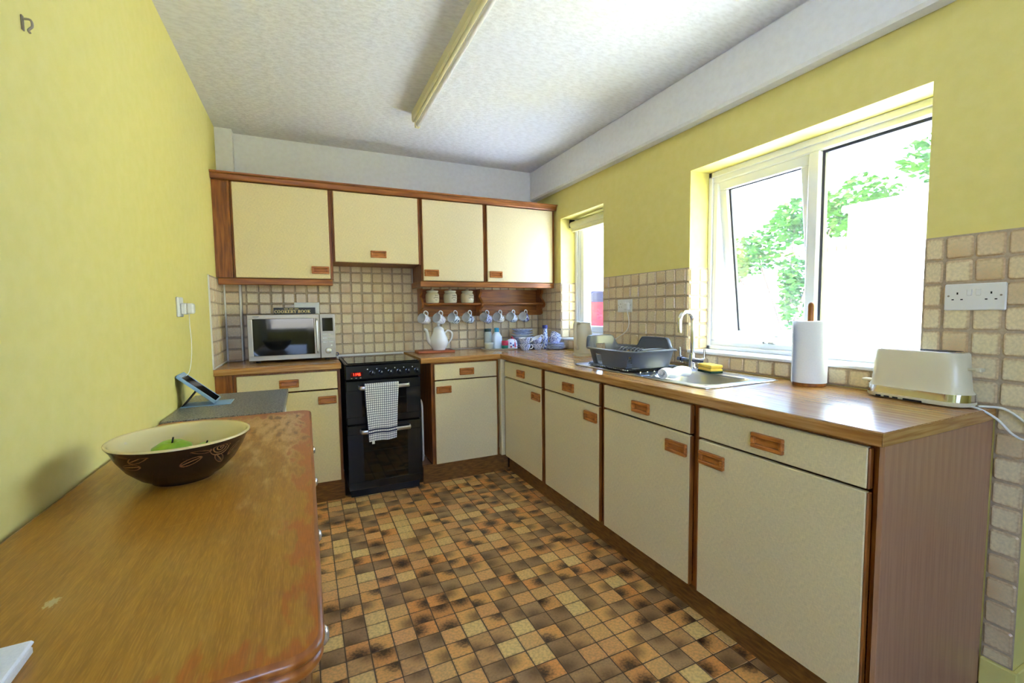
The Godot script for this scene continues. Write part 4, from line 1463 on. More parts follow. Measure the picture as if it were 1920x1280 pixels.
func build_back_things() -> void:
	var st: SurfaceTool
	var t: Node3D
	# ---- microwave
	t = thing("microwave", "silver microwave oven with black glass door on the worktop", "microwave", Vector3(0.158, TOP, 0.0))
	st = ST()
	bx(st, Vector3(0.002, 0.018, 0.03), Vector3(0.522, 0.315, 0.335), 0.004)
	part(t, "case", st, M.brushed)
	for q in [[0.05, 0.08], [0.47, 0.08], [0.05, 0.30], [0.47, 0.30]]:
		st = ST()
		X = Transform3D(Basis.IDENTITY, Vector3(q[0], 0, q[1]))
		lathe(st, [[Vector2(0, 0), Vector2(0.014, 0)], [Vector2(0.014, 0), Vector2(0.016, 0.02)]], 14)
		X = Transform3D.IDENTITY
		part(t, "foot", st, M.rubber)
	st = ST()
	bx(st, Vector3(0.0, 0.016, 0.335), Vector3(0.425, 0.050, 0.36), 0.004)
	bx(st, Vector3(0.0, 0.286, 0.335), Vector3(0.425, 0.318, 0.36), 0.004)
	bx(st, Vector3(0.0, 0.046, 0.335), Vector3(0.030, 0.290, 0.36), 0.003)
	bx(st, Vector3(0.391, 0.046, 0.335), Vector3(0.425, 0.290, 0.36), 0.003)
	var door := part(t, "door", st, M.brushed)
	st = ST()
	bx(st, Vector3(0.028, 0.048, 0.338), Vector3(0.393, 0.288, 0.357), 0.0)
	part(door, "glass", st, M.black_glass, "black glass window")
	st = ST()
	bx(st, Vector3(0.062, 0.082, 0.3571), Vector3(0.35, 0.256, 0.3575))
	part(door, "viewing_mesh", st, mat(rgb(22, 24, 26), 0.04))
	st = ST()
	tube(st, smooth_path([Vector3(0.408, 0.062, 0.36), Vector3(0.408, 0.066, 0.382), Vector3(0.408, 0.09, 0.388), Vector3(0.408, 0.25, 0.388), Vector3(0.408, 0.275, 0.382), Vector3(0.408, 0.279, 0.36)], 4), 0.0075, 10)
	part(door, "handle", st, M.steel)
	var tm := TextMesh.new()
	var fo := SystemFont.new()
	fo.font_names = PackedStringArray(["Droid Sans"])
	fo.font_weight = 700
	tm.font = fo
	tm.text = "SHARP"
	tm.font_size = 32
	tm.pixel_size = 0.00036
	tm.depth = 0.0006
	var lo := part_mesh(door, "lettering", tm, mat(rgb(46, 44, 40), 0.5), "maker's lettering")
	lo.position = Vector3(0.052, 0.303, 0.3602)
	st = ST()
	bx(st, Vector3(0.427, 0.016, 0.335), Vector3(0.524, 0.318, 0.36), 0.004)
	var pn := part(t, "control_panel", st, M.brushed)
	st = ST()
	bx(st, Vector3(0.443, 0.200, 0.36), Vector3(0.510, 0.290, 0.3612), 0.0004)
	part(pn, "display", st, M.black_glass, "black display window")
	for k in 3:
		for j in 2:
			st = ST()
			bx(st, Vector3(0.443 + j * 0.035, 0.174 - k * 0.026, 0.36), Vector3(0.475 + j * 0.035, 0.181 - k * 0.026, 0.3625), 0.001)
			part(pn, "button", st, M.white_plastic)
	st = ST()
	X = Transform3D(Basis(Vector3.RIGHT, PI / 2), Vector3(0.476, 0.066, 0.36))
	lathe(st, [[Vector2(0.020, 0), Vector2(0.019, 0.012)], [Vector2(0.019, 0.012), Vector2(0.016, 0.014), Vector2(0, 0.0145)]], 24)
	X = Transform3D.IDENTITY
	part(pn, "dial", st, M.steel)
	st = ST()
	X = Transform3D(Basis(Vector3.RIGHT, PI / 2), Vector3(0.497, 0.102, 0.36))
	lathe(st, [[Vector2(0.006, 0), Vector2(0.006, 0.002)], [Vector2(0.006, 0.002), Vector2(0, 0.002)]], 12)
	X = Transform3D.IDENTITY
	part(pn, "button", st, M.white_plastic)
	# ---- cookery book and card on the microwave
	t = thing("cookery_book", "thick black cookery book lying on the microwave, gold lettering on its spine", "book", Vector3(0.312, TOP + 0.3188, 0.12))
	st = ST()
	bx(st, Vector3(0, 0, 0), Vector3(0.25, 0.003, 0.225), 0.001)
	bx(st, Vector3(0, 0.039, 0), Vector3(0.25, 0.042, 0.225), 0.001)
	bx(st, Vector3(0, 0, 0.222), Vector3(0.25, 0.042, 0.226), 0.001)
	part(t, "cover", st, mat(rgb(22, 22, 24), 0.45))
	st = ST()
	bx(st, Vector3(0.004, 0.003, 0.006), Vector3(0.246, 0.039, 0.222))
	part(t, "pages", st, M.paper)
	tm = TextMesh.new()
	fo = SystemFont.new()
	fo.font_names = PackedStringArray(["Droid Serif"])
	fo.font_weight = 700
	tm.font = fo
	tm.text = "COOKERY BOOK"
	tm.font_size = 32
	tm.pixel_size = 0.00082
	tm.depth = 0.0006
	var gold := mat(rgb(226, 204, 138), 0.4)
	lo = part_mesh(t, "lettering", tm, gold, "gold spine lettering")
	lo.position = Vector3(0.112, 0.0155, 0.2262)
	st = ST()
	for k in 14:
		if k in [4, 9]:
			continue
		bx(st, Vector3(0.062 + k * 0.0062, 0.0325, 0.226), Vector3(0.0665 + k * 0.0062, 0.0365, 0.2264))
	part(t, "small_lettering", st, gold, "line of tiny gold lettering")
	t = thing("white_booklet", "white booklet leaning on the tiles behind the cookery book", "book", Vector3(0.43, TOP + 0.3155, 0.075))
	st = ST()
	bx(st, Vector3(0, 0, 0), Vector3(0.165, 0.085, 0.014), 0.001)
	part(t, "cover", st, M.paper)
	st = ST()
	bx(st, Vector3(0.004, 0.004, 0.002), Vector3(0.1656, 0.0846, 0.012))
	part(t, "pages", st, M.white_plastic)
	# ---- small blue pot right of the microwave
	t = thing("blue_pot", "small dark blue pot on the worktop beside the cooker", "pot", Vector3(0.672, TOP, 0.16))
	st = ST()
	lathe(st, [[Vector2(0, 0), Vector2(0.018, 0), Vector2(0.025, 0.02), Vector2(0.02, 0.036), Vector2(0.012, 0.042)], [Vector2(0.012, 0.042), Vector2(0.015, 0.048), Vector2(0, 0.05)]], 20)
	part(t, "body", st, mat(rgb(34, 48, 112), 0.25))
	st = ST()
	tube(st, smooth_path([Vector3(0.022, 0.034, 0), Vector3(0.036, 0.03, 0), Vector3(0.034, 0.014, 0), Vector3(0.022, 0.01, 0)], 4), 0.003, 6)
	part(t, "handle", st, mat(rgb(34, 48, 112), 0.25))
	# ---- teapot on its board
	t = thing("chopping_board", "small reddish wooden board under the teapot", "board", Vector3(1.425, TOP, 0.178), -0.06)
	st = ST()
	bx(st, Vector3(-0.145, 0, -0.085), Vector3(0.145, 0.018, 0.085), 0.003)
	part(t, "board", st, wood([rgb(136, 66, 34), rgb(166, 88, 50), rgb(182, 104, 62)], 61, Vector3(1, 14, 14), 0.5))
	t = thing("teapot", "white china teapot standing on the wooden board", "teapot", Vector3(1.463, TOP + 0.018, 0.17))
	st = ST()
	lathe(st, [[Vector2(0, 0), Vector2(0.048, 0)], [Vector2(0.048, 0), Vector2(0.05, 0.006), Vector2(0.066, 0.03), Vector2(0.075, 0.06), Vector2(0.07, 0.09), Vector2(0.056, 0.118), Vector2(0.045, 0.145), Vector2(0.042, 0.16)], [Vector2(0.042, 0.16), Vector2(0.038, 0.162), Vector2(0.03, 0.155), Vector2(0, 0.155)]], 36)
	part(t, "body", st, M.white_china)
	st = ST()
	lathe(st, [[Vector2(0.043, 0.160), Vector2(0.043, 0.164)], [Vector2(0.043, 0.164), Vector2(0.036, 0.176), Vector2(0.018, 0.186), Vector2(0.007, 0.189)], [Vector2(0.007, 0.189), Vector2(0.012, 0.198), Vector2(0.010, 0.208), Vector2(0, 0.212)]], 30)
	part(t, "lid", st, M.white_china)
	st = ST()
	tube(st, smooth_path([Vector3(-0.055, 0.045, 0), Vector3(-0.082, 0.075, 0), Vector3(-0.090, 0.12, 0), Vector3(-0.100, 0.158, 0), Vector3(-0.118, 0.168, 0)], 6), 0.018, 12, false, 0.009)
	part(t, "spout", st, M.white_china)
	st = ST()
	tube(st, smooth_path([Vector3(0.044, 0.128, 0), Vector3(0.075, 0.152, 0), Vector3(0.108, 0.135, 0), Vector3(0.108, 0.095, 0), Vector3(0.085, 0.06, 0), Vector3(0.066, 0.048, 0)], 6), 0.007, 10)
	part(t, "handle", st, M.white_china)
	# ---- storage jars
	var words := ["Tea", "Coffee", "Sugar"]
	var jx := [1.440, 1.590, 1.738]
	for k in 3:
		t = thing("storage_jar", "cream lidded storage jar on the mug shelf, %s" % ["nearest the cooker", "between the two other jars", "beside the middle bracket"][k], "jar", Vector3(jx[k], 1.302, 0.088), 0.35, "cream storage jars on the mug shelf")
		st = ST()
		lathe(st, [[Vector2(0, 0), Vector2(0.046, 0)], [Vector2(0.046, 0), Vector2(0.053, 0.006), Vector2(0.0555, 0.03), Vector2(0.0555, 0.062), Vector2(0.05, 0.077), Vector2(0.042, 0.083)], [Vector2(0.042, 0.083), Vector2(0.046, 0.086), Vector2(0.047, 0.093)]], 32)
		part(t, "body", st, M.cream_glaze)
		st = ST()
		lathe(st, [[Vector2(0.049, 0.093), Vector2(0.049, 0.099)], [Vector2(0.049, 0.099), Vector2(0.04, 0.103), Vector2(0.012, 0.104)], [Vector2(0.012, 0.104), Vector2(0.013, 0.110), Vector2(0, 0.112)]], 32)
		part(t, "lid", st, M.cream_glaze)
		# dark lettering and a curled emblem wrapped on the front
		st = ST()
		var ink := mat(rgb(70, 64, 58), 0.6)
		tm = TextMesh.new()
		fo = SystemFont.new()
		fo.font_names = PackedStringArray(["Droid Serif"])
		tm.font = fo
		tm.text = words[k]
		tm.font_size = 24
		tm.pixel_size = 0.00062
		tm.depth = 0.001
		lo = part_mesh(t, "lettering", tm, ink, "dark lettering")
		lo.position = Vector3(0, 0.060, 0.0553)
		for s in [-1.0, 1.0]:
			tube(st, smooth_path([Vector3(0, 0.040, 0.0558), Vector3(s * 0.009, 0.046, 0.055), Vector3(s * 0.018, 0.038, 0.0528), Vector3(s * 0.023, 0.042, 0.0508)], 4), 0.0016, 5)
		bx(st, Vector3(-0.010, 0.026, 0.0545), Vector3(0.010, 0.028, 0.0562))
		bx(st, Vector3(-0.007, 0.020, 0.0535), Vector3(0.007, 0.022, 0.0555))
		part(t, "emblem", st, ink, "curled printed emblem")
	# ---- mugs on hooks
	var mt := [
		blot_tex(128, 64, rgb(236, 234, 234), [rgb(150, 140, 170), rgb(196, 170, 180)], 0.66, 0.11, 71),
		blot_tex(128, 64, rgb(238, 235, 232), [rgb(190, 150, 160), rgb(170, 160, 190)], 0.68, 0.09, 72),
		blot_tex(128, 64, rgb(226, 234, 236), [rgb(60, 70, 92), rgb(120, 150, 160)], 0.58, 0.06, 73),
		blot_tex(128, 64, rgb(222, 230, 232), [rgb(56, 58, 84), rgb(110, 130, 140)], 0.58, 0.06, 74),
		blot_tex(128, 64, rgb(224, 228, 240), [rgb(92, 84, 120), rgb(120, 110, 150)], 0.55, 0.08, 75),
		blot_tex(128, 64, rgb(236, 232, 224), [rgb(120, 88, 60), rgb(170, 130, 80)], 0.64, 0.07, 76),
		blot_tex(128, 64, rgb(230, 236, 236), [rgb(190, 80, 70), rgb(90, 120, 150)], 0.62, 0.08, 77),
		blot_tex(128, 64, rgb(214, 216, 226), [rgb(30, 44, 130), rgb(120, 70, 80)], 0.48, 0.05, 78)]
	var ml := ["white mug with faint lilac specks hanging nearest the cooker", "white mug with pale pink sprigs hanging above the teapot", "white mug with a grey landscape print hanging under the jars", "white mug with a dark grey print hanging beside the middle bracket",
		"lilac grey patterned straight mug hanging just past the middle bracket", "white mug with brown leaf print hanging on the mug shelf", "white mug with red and blue floral print hanging above the plates", "white mug with bold blue panels hanging nearest the narrow window"]
	for k in 8:
		var d := Vector3(-0.72, 0.28, 0.55).normalized()
		var hdir := (Vector3(0.25, 1, 0) - d * Vector3(0.25, 1, 0).dot(d)).normalized()
		var b := Basis(hdir, d, hdir.cross(d))
		var r := 0.039
		var h := 0.082 if k != 4 else 0.088
		var c := Vector3(mugs_x[k], 1.172, 0.135)
		cup("mug", ml[k], "mug", Transform3D(b, c - d * h * 0.5), r * (0.8 if k != 4 else 0.95), r * 1.02, h, 0.004 if k != 4 else 0.0, tmat(mt[k], 0.2), "mugs on the hooks", true, 0.02)
	# ---- tray and its load
	t = thing("tea_tray", "oval pale tray carrying jars and the spotted cosy", "tray", Vector3(1.965, TOP, 0.215), -0.25)
	st = ST()
	lathe(st, [[Vector2(0, 0), Vector2(0.135, 0)], [Vector2(0.135, 0), Vector2(0.15, 0.012)], [Vector2(0.15, 0.012), Vector2(0.148, 0.013), Vector2(0.133, 0.004), Vector2(0, 0.004)]], 40, 1.0, 0.62)
	part(t, "dish", st, mat(rgb(206, 196, 172), 0.4))
	var ty := TOP + 0.004
	t = thing("butter_tub", "round cream tub with a pale lid on the tray", "tub", Vector3(1.888, ty, 0.185))
	st = ST()
	lathe(st, [[Vector2(0, 0), Vector2(0.030, 0)], [Vector2(0.030, 0), Vector2(0.036, 0.042)]], 24)
	part(t, "body", st, mat(rgb(206, 196, 160), 0.45))
	st = ST()
	lathe(st, [[Vector2(0.038, 0.042), Vector2(0.038, 0.052)], [Vector2(0.038, 0.052), Vector2(0.035, 0.054), Vector2(0, 0.054)]], 24)
	part(t, "lid", st, mat(rgb(226, 220, 196), 0.45))
	t = thing("milk_bottle", "white plastic bottle with a teal cap at the back of the tray", "bottle", Vector3(1.975, ty, 0.15))
	st = ST()
	stack(st, [[0.07, 0.06, 0.014, 0.0], [0.078, 0.066, 0.016, 0.01], [0.078, 0.066, 0.016, 0.10], [0.05, 0.046, 0.016, 0.13], [0.036, 0.036, 0.016, 0.14]], 5)
	part(t, "body", st, mat(rgb(226, 236, 240), 0.35))
	st = ST()
	X = Transform3D(Basis.IDENTITY, Vector3(0, 0.14, 0))
	lathe(st, [[Vector2(0.020, 0), Vector2(0.020, 0.034)], [Vector2(0.020, 0.034), Vector2(0, 0.036)]], 20)
	X = Transform3D.IDENTITY
	part(t, "cap", st, mat(rgb(44, 150, 178), 0.4), "teal screw cap")
	t = thing("glass_jar", "dark green lidded jar behind the white bottle", "jar", Vector3(1.93, TOP, 0.06))
	st = ST()
	lathe(st, [[Vector2(0, 0), Vector2(0.03, 0)], [Vector2(0.03, 0), Vector2(0.033, 0.01), Vector2(0.033, 0.13), Vector2(0.026, 0.145)]], 24)
	part(t, "body", st, mat(rgb(206, 214, 206), 0.15))
	st = ST()
	lathe(st, [[Vector2(0.030, 0.145), Vector2(0.030, 0.17)], [Vector2(0.030, 0.17), Vector2(0, 0.172)]], 24)
	part(t, "lid", st, mat(rgb(28, 62, 58), 0.4), "dark green lid")
	t = thing("egg_timer", "small red and green glazed pot at the front of the tray", "pot", Vector3(2.0, ty, 0.262))
	st = ST()
	lathe(st, [[Vector2(0, 0), Vector2(0.018, 0), Vector2(0.027, 0.012), Vector2(0.027, 0.032)]], 24)
	part(t, "base", st, mat(rgb(64, 140, 112), 0.25), "green lower half")
	st = ST()
	lathe(st, [[Vector2(0.027, 0.032), Vector2(0.028, 0.036), Vector2(0.028, 0.066), Vector2(0.025, 0.071)], [Vector2(0.025, 0.071), Vector2(0, 0.071)]], 24)
	part(t, "top", st, mat(rgb(198, 44, 70), 0.25), "red upper half")
	t = thing("egg_cosy", "white dome with blue spots and a red band and knob on the tray", "ornament", Vector3(2.075, ty, 0.235))
	st = ST()
	lathe(st, [[Vector2(0, 0), Vector2(0.050, 0)], [Vector2(0.050, 0), Vector2(0.051, 0.03), Vector2(0.045, 0.06), Vector2(0.030, 0.078), Vector2(0, 0.084)]], 30, 1.0, 0.8)
	part(t, "body", st, mat(rgb(236, 236, 240), 0.3))
	st = ST()
	var bp := []
	for k in 15:
		var f := k / 14.0
		var an := lerpf(-0.15, PI / 2, f)
		bp.append(Vector3(0.014, 0.012 + sin(max(an, 0.0)) * 0.072, 0.0415 * cos(max(an, 0.0))))
	tube(st, bp, 0.006, 8, false, -1.0, Vector2(1.0, 0.4))
	part(t, "band", st, mat(rgb(206, 36, 64), 0.4), "red band")
	st = ST()
	X = Transform3D(Basis.IDENTITY, Vector3(0.004, 0.082, 0.0))
	lathe(st, [[Vector2(0.005, 0), Vector2(0.010, 0.010), Vector2(0.006, 0.018), Vector2(0, 0.02)]], 16)
	X = Transform3D.IDENTITY
	part(t, "knob", st, mat(rgb(206, 36, 64), 0.4), "red knob")
	for q in [[-0.024, 0.045, 0], [-0.022, 0.018, 1], [0.034, 0.04, 0], [0.036, 0.016, 1], [-0.002, 0.03, 2]]:
		st = ST()
		var zz: float = 0.8 * sqrt(max(0.0, pow(0.0505 - max(0.0, q[1] - 0.03) * 0.2, 2) - q[0] * q[0]))
		X = Transform3D(Basis(Vector3.UP, atan2(q[0], zz)) * Basis(Vector3.RIGHT, PI / 2), Vector3(q[0], q[1], zz - 0.001))
		lathe(st, [[Vector2(0.0085, 0), Vector2(0.0075, 0.0015), Vector2(0, 0.0025)]], 14)
		X = Transform3D.IDENTITY
		part(t, "spot", st, [mat(rgb(30, 70, 160), 0.3), mat(rgb(176, 34, 60), 0.3), mat(rgb(40, 90, 180), 0.3)][q[2]])
	# ---- blue and white crockery
	var willow := tmat(blot_tex(256, 128, rgb(232, 234, 244), [rgb(34, 52, 140), rgb(80, 100, 176)], 0.53, 0.06, 81), 0.15)
	var willow2 := tmat(blot_tex(256, 128, rgb(234, 236, 244), [rgb(40, 44, 96), rgb(96, 110, 170)], 0.55, 0.07, 82), 0.15)
	var rimblue := tmat(blot_tex(256, 128, rgb(226, 230, 242), [rgb(120, 134, 190), rgb(176, 186, 216)], 0.56, 0.08, 83), 0.15)
	var y := TOP
	var stackp := [[0.118, 0.016, "plate"], [0.118, 0.016, "plate"], [0.116, 0.016, "plate"], [0.112, 0.017, "plate"], [0.104, 0.03, "bowl"], [0.104, 0.03, "bowl"], [0.092, 0.028, "bowl"], [0.092, 0.03, "bowl"]]
	for k in stackp.size():
		var q: Array = stackp[k]
		var lift := 0.011 if q[2] == "plate" else 0.018
		t = thing(q[2], "pale blue %s in the stack under the mug shelf, %s" % [q[2], ["bottom of the stack", "second from the bottom", "third from the bottom", "topmost of the plates", "lowest of the bowls", "second of the bowls", "third of the bowls", "topmost of the stack"][k]], q[2], Vector3(2.218 + 0.003 * sin(k * 2.3), y, 0.152 + 0.003 * cos(k * 1.7)), k * 0.7, "crockery stacked under the mug shelf")
		part(t, "body", plate_st(q[0], q[1], 0.6 if q[2] == "plate" else 0.5), rimblue if k < 4 else M.white_china if k == 5 else rimblue)
		y += lift + 0.0045
	# two cups stacked, beside two more
	var cl := ["lower blue and white teacup of the stack beside the tray", "upper pale teacup nested in the stack beside the tray", "lower blue and white teacup in the stack beside the saucers", "upper blue and white teacup with a raised handle beside the saucers"]
	var hb := Basis(Vector3.UP, -0.35)
	cup("teacup", cl[0], "cup", Transform3D(hb, Vector3(2.118, TOP, 0.405)), 0.026, 0.046, 0.05, 0.004, willow2, "stacked teacups", true, 0.016)
	cup("teacup", cl[1], "cup", Transform3D(hb * Basis(Vector3(0, 0, 1), 0.1), Vector3(2.118, TOP + 0.052, 0.405)), 0.028, 0.048, 0.052, 0.004, willow2, "stacked teacups", true, 0.016)
	cup("teacup", cl[2], "cup", Transform3D(Basis(Vector3.UP, 0.1), Vector3(2.238, TOP, 0.40)), 0.026, 0.044, 0.05, 0.004, willow2, "stacked teacups", true, 0.016)
	cup("teacup", cl[3], "cup", Transform3D(Basis(Vector3.UP, 0.1) * Basis(Vector3(0, 0, 1), 0.5), Vector3(2.245, TOP + 0.055, 0.40)), 0.026, 0.044, 0.05, 0.004, willow, "stacked teacups", true, 0.018)
	# saucers with bowl, cup and jug
	y = TOP
	for k in 4:
		t = thing("saucer", "white saucer in the pile under the blue sugar bowl, %s" % ["bottom one", "second from the bottom", "third from the bottom", "top one"][k], "saucer", Vector3(2.368, y, 0.47), k * 0.9, "saucers beside the narrow window")
		part(t, "body", plate_st(0.080 if k < 2 else 0.072, 0.014), rimblue)
		y += 0.0125
	y += 0.002
	cup("sugar_bowl", "deep blue willow pattern sugar bowl on the pile of saucers", "bowl", Transform3D(Basis.IDENTITY, Vector3(2.362, y, 0.465)), 0.034, 0.056, 0.052, 0.004, willow, "", false)
	cup("teacup", "blue and white teacup tipped over in the sugar bowl", "cup", Transform3D(Basis(Vector3.UP, 0.2) * Basis(Vector3(0, 0, 1), -0.6), Vector3(2.348, y + 0.034, 0.465)), 0.026, 0.042, 0.052, 0.004, willow, "", true, 0.016)
	t = thing("milk_jug", "small dark blue jug behind the sugar bowl", "jug", Vector3(2.335, TOP, 0.348))
	st = ST()
	lathe(st, [[Vector2(0, 0), Vector2(0.022, 0)], [Vector2(0.022, 0), Vector2(0.026, 0.04), Vector2(0.022, 0.10), Vector2(0.018, 0.15), Vector2(0.017, 0.178)], [Vector2(0.020, 0.178), Vector2(0, 0.178)]], 24)
	part(t, "body", st, willow)
	st = ST()
	lathe(st, [[Vector2(0.023, 0.17), Vector2(0.023, 0.198)], [Vector2(0.023, 0.198), Vector2(0, 0.2)]], 20)
	part(t, "rim", st, mat(rgb(36, 40, 110), 0.3), "dark blue rim")

# ------------------------------------------------------------------ sockets, kettle, toaster, kitchen roll
func socket(label: String, tf: Transform3D, w: float, gangs: int) -> Node3D:
	var t := thing("wall_socket", label, "socket")
	t.transform = tf
	var st := ST()
	bx(st, Vector3(-w / 2, -0.043, 0), Vector3(w / 2, 0.043, 0.010), 0.003)
	part(t, "plate", st, M.white_plastic)
	for g in gangs:
		var s := 0.0 if gangs == 1 else (-1.0 if g == 0 else 1.0)
		var cx := s * 0.040
		for h in [[0.0, 0.012, 0.004, 0.007], [-0.011, -0.008, 0.006, 0.0035], [0.011, -0.008, 0.006, 0.0035]]:
			st = ST()
			bx(st, Vector3(cx + h[0] - h[2] / 2, h[1] - h[3] / 2, 0.0098), Vector3(cx + h[0] + h[2] / 2, h[1] + h[3] / 2, 0.0103))
			part(t, "pin_hole", st, M.hole)
		if gangs == 2:
			st = ST()
			bx(st, Vector3(s * 0.0105 - 0.006, 0.004, 0.0095), Vector3(s * 0.0105 + 0.006, 0.026, 0.0135), 0.0015)
			part(t, "switch", st, M.white_plastic)
			st = ST()
			X = Transform3D(Basis(Vector3.RIGHT, PI / 2), Vector3(s * 0.062, 0.004, 0.0098))
			lathe(st, [[Vector2(0.003, 0), Vector2(0.003, 0.0006)], [Vector2(0.003, 0.0006), Vector2(0, 0.0006)]], 10)
			X = Transform3D.IDENTITY
			part(t, "screw", st, M.brushed)
	return t

func build_right_things() -> void:
	var st: SurfaceTool
	var t: Node3D
	var face := Basis(Vector3.UP, -PI / 2)
	socket("white double wall socket on the tiles above the toaster", Transform3D(face, Vector3(W - 0.0055, 1.258, 2.974)), 0.146, 2)
	t = socket("white double wall socket on the tiles between the two windows", Transform3D(face, Vector3(W - 0.0055, 1.256, 1.250)), 0.146, 2)
	st = ST()
	bx(st, Vector3(0.022, -0.028, 0.0105), Vector3(0.06, 0.02, 0.036), 0.006)
	single("mains_plug", st, M.white_plastic, "white plug in the socket between the windows", "plug").transform = Transform3D(face, Vector3(W - 0.0055, 1.256, 1.250))
	# kettle
	t = thing("kettle", "cream plastic jug kettle by the narrow window", "kettle", Vector3(2.285, TOP, 1.0), 0.35)
	st = ST()
	lathe(st, [[Vector2(0, 0), Vector2(0.078, 0)], [Vector2(0.078, 0), Vector2(0.08, 0.016)], [Vector2(0.08, 0.016), Vector2(0.074, 0.018)]], 32, 1.0, 0.9)
	part(t, "power_base", st, M.cream_plastic)
	st = ST()
	lathe(st, [[Vector2(0.074, 0.02), Vector2(0.072, 0.08), Vector2(0.062, 0.16), Vector2(0.055, 0.215), Vector2(0.053, 0.225)]], 32, 1.0, 0.9)
	part(t, "jug", st, M.cream_plastic)
	st = ST()
	lathe(st, [[Vector2(0.053, 0.224), Vector2(0.052, 0.232), Vector2(0.03, 0.238), Vector2(0, 0.239)]], 32, 1.0, 0.9)
	part(t, "lid", st, M.cream_plastic)
	st = ST()
	tube(st, smooth_path([Vector3(-0.045, 0.226, 0), Vector3(-0.075, 0.235, 0), Vector3(-0.098, 0.222, 0), Vector3(-0.098, 0.14, 0), Vector3(-0.092, 0.07, 0), Vector3(-0.066, 0.05, 0)], 6), 0.013, 10, false, -1.0, Vector2(1.0, 0.8))
	part(t, "handle", st, M.cream_plastic)
	st = ST()
	extr(st, [Vector2(0.04, 0.19), Vector2(0.082, 0.225), Vector2(0.078, 0.231), Vector2(0.04, 0.228)], -0.016, 0.016)
	part(t, "spout", st, M.cream_plastic)
	st = ST()
	tube(st, smooth_path([Vector3(2.428, 1.228, 1.291), Vector3(2.440, 1.15, 1.30), Vector3(2.445, 1.09, 1.27), Vector3(2.445, 1.045, 1.19), Vector3(2.445, 1.01, 1.125), Vector3(2.442, 0.955, 1.085), Vector3(2.42, 0.916, 1.06), Vector3(2.36, 0.914, 1.04)], 6), 0.003, 6)
	part(t, "cord", st, M.white_plastic, "thin white cord up to the socket").transform = t.transform.affine_inverse()
	# kitchen roll
	t = thing("kitchen_roll", "roll of white kitchen paper on the holder under the window", "paper roll", Vector3(2.378, TOP + 0.0145, 2.508))
	st = ST()
	lathe(st, [[Vector2(0.018, 0.001), Vector2(0.062, 0.0)], [Vector2(0.062, 0.0), Vector2(0.062, 0.245), Vector2(0.0605, 0.25)], [Vector2(0.0605, 0.25), Vector2(0.018, 0.25)], [Vector2(0.018, 0.25), Vector2(0.018, 0.001)]], 48)
	part(t, "paper", st, M.paper)
	st = ST()
	X = Transform3D(Basis(Vector3.UP, -2.5), Vector3.ZERO)
	bx(st, Vector3(-0.002, 0.0, 0.0618), Vector3(0.05, 0.25, 0.0635), 0.0005)
	X = Transform3D.IDENTITY
	part(t, "loose_sheet", st, M.paper)
	t = thing("roll_holder", "wooden kitchen roll holder with a round base", "holder", Vector3(2.378, TOP, 2.508))
	st = ST()
	lathe(st, [[Vector2(0, 0), Vector2(0.058, 0)], [Vector2(0.058, 0), Vector2(0.06, 0.004), Vector2(0.059, 0.012), Vector2(0.055, 0.014)], [Vector2(0.055, 0.014), Vector2(0, 0.014)]], 36)
	part(t, "base", st, M.teak_y)
	st = ST()
	lathe(st, [[Vector2(0.012, 0.014), Vector2(0.012, 0.325), Vector2(0.0105, 0.335), Vector2(0.006, 0.340), Vector2(0, 0.341)]], 20)
	part(t, "pole", st, M.teak_y)
	# toaster
	t = thing("toaster", "cream long-slot toaster with a chrome band at the end of the worktop", "toaster", Vector3(2.385, TOP, 2.868), -0.08)
	var tr := PI / 2
	var cream := mat(rgb(224, 214, 184), 0.28)
	st = ST()
	stack(st, [[0.112, 0.282, 0.05, 0.004], [0.118, 0.29, 0.052, 0.010], [0.118, 0.29, 0.052, 0.020]], 8)
	part(t, "foot", st, cream)
	st = ST()
	stack(st, [[0.119, 0.291, 0.052, 0.018], [0.117, 0.288, 0.052, 0.042]], 8)
	part(t, "chrome_band", st, M.chrome, "polished chrome band")
	st = ST()
	stack(st, [[0.115, 0.286, 0.052, 0.040], [0.106, 0.272, 0.05, 0.052], [0.103, 0.262, 0.048, 0.10], [0.100, 0.252, 0.046, 0.166], [0.094, 0.246, 0.044, 0.171]], 8)
	part(t, "body", st, cream)
	st = ST()
	stack(st, [[0.090, 0.240, 0.042, 0.170], [0.086, 0.236, 0.04, 0.1735]], 8)
	part(t, "top_plate", st, M.chrome)
	for s in [-1.0, 1.0]:
		st = ST()
		bx(st, Vector3(s * 0.02 - 0.009, 0.1734, -0.10), Vector3(s * 0.02 + 0.009, 0.1742, 0.10))
		part(t, "slot", st, M.hole)
	st = ST()
	bx(st, Vector3(-0.008, 0.118, 0.125), Vector3(0.008, 0.126, 0.150), 0.002)
	bx(st, Vector3(-0.014, 0.116, 0.148), Vector3(0.014, 0.128, 0.162), 0.003)
	part(t, "lever", st, cream)
	st = ST()
	bx(st, Vector3(-0.014, 0.046, -0.172), Vector3(0.014, 0.056, -0.13), 0.003)
	part(t, "crumb_tray_grip", st, cream)
	st = ST()
	for k in 3:
		bx(st, Vector3(-0.0605, 0.005, -0.095 + k * 0.026), Vector3(-0.057, 0.010, -0.08 + k * 0.026))
	bx(st, Vector3(-0.0605, 0.004, -0.012), Vector3(-0.057, 0.010, 0.04))
	part(t, "vent", st, M.hole, "dark vent slots")
	st = ST()
	tube(st, smooth_path([Vector3(2.38, 0.914, 2.94), Vector3(2.372, 0.9145, 2.985), Vector3(2.365, 0.914, 3.025), Vector3(2.39, 0.885, 3.06), Vector3(2.41, 0.842, 3.09), Vector3(2.425, 0.83, 3.12), Vector3(2.43, 0.86, 3.17), Vector3(2.43, 0.88, 3.25)], 6), 0.0035, 8)
	part(t, "cord", st, M.white_plastic, "white cord drooping over the worktop end").transform = t.transform.affine_inverse()
	st = ST()
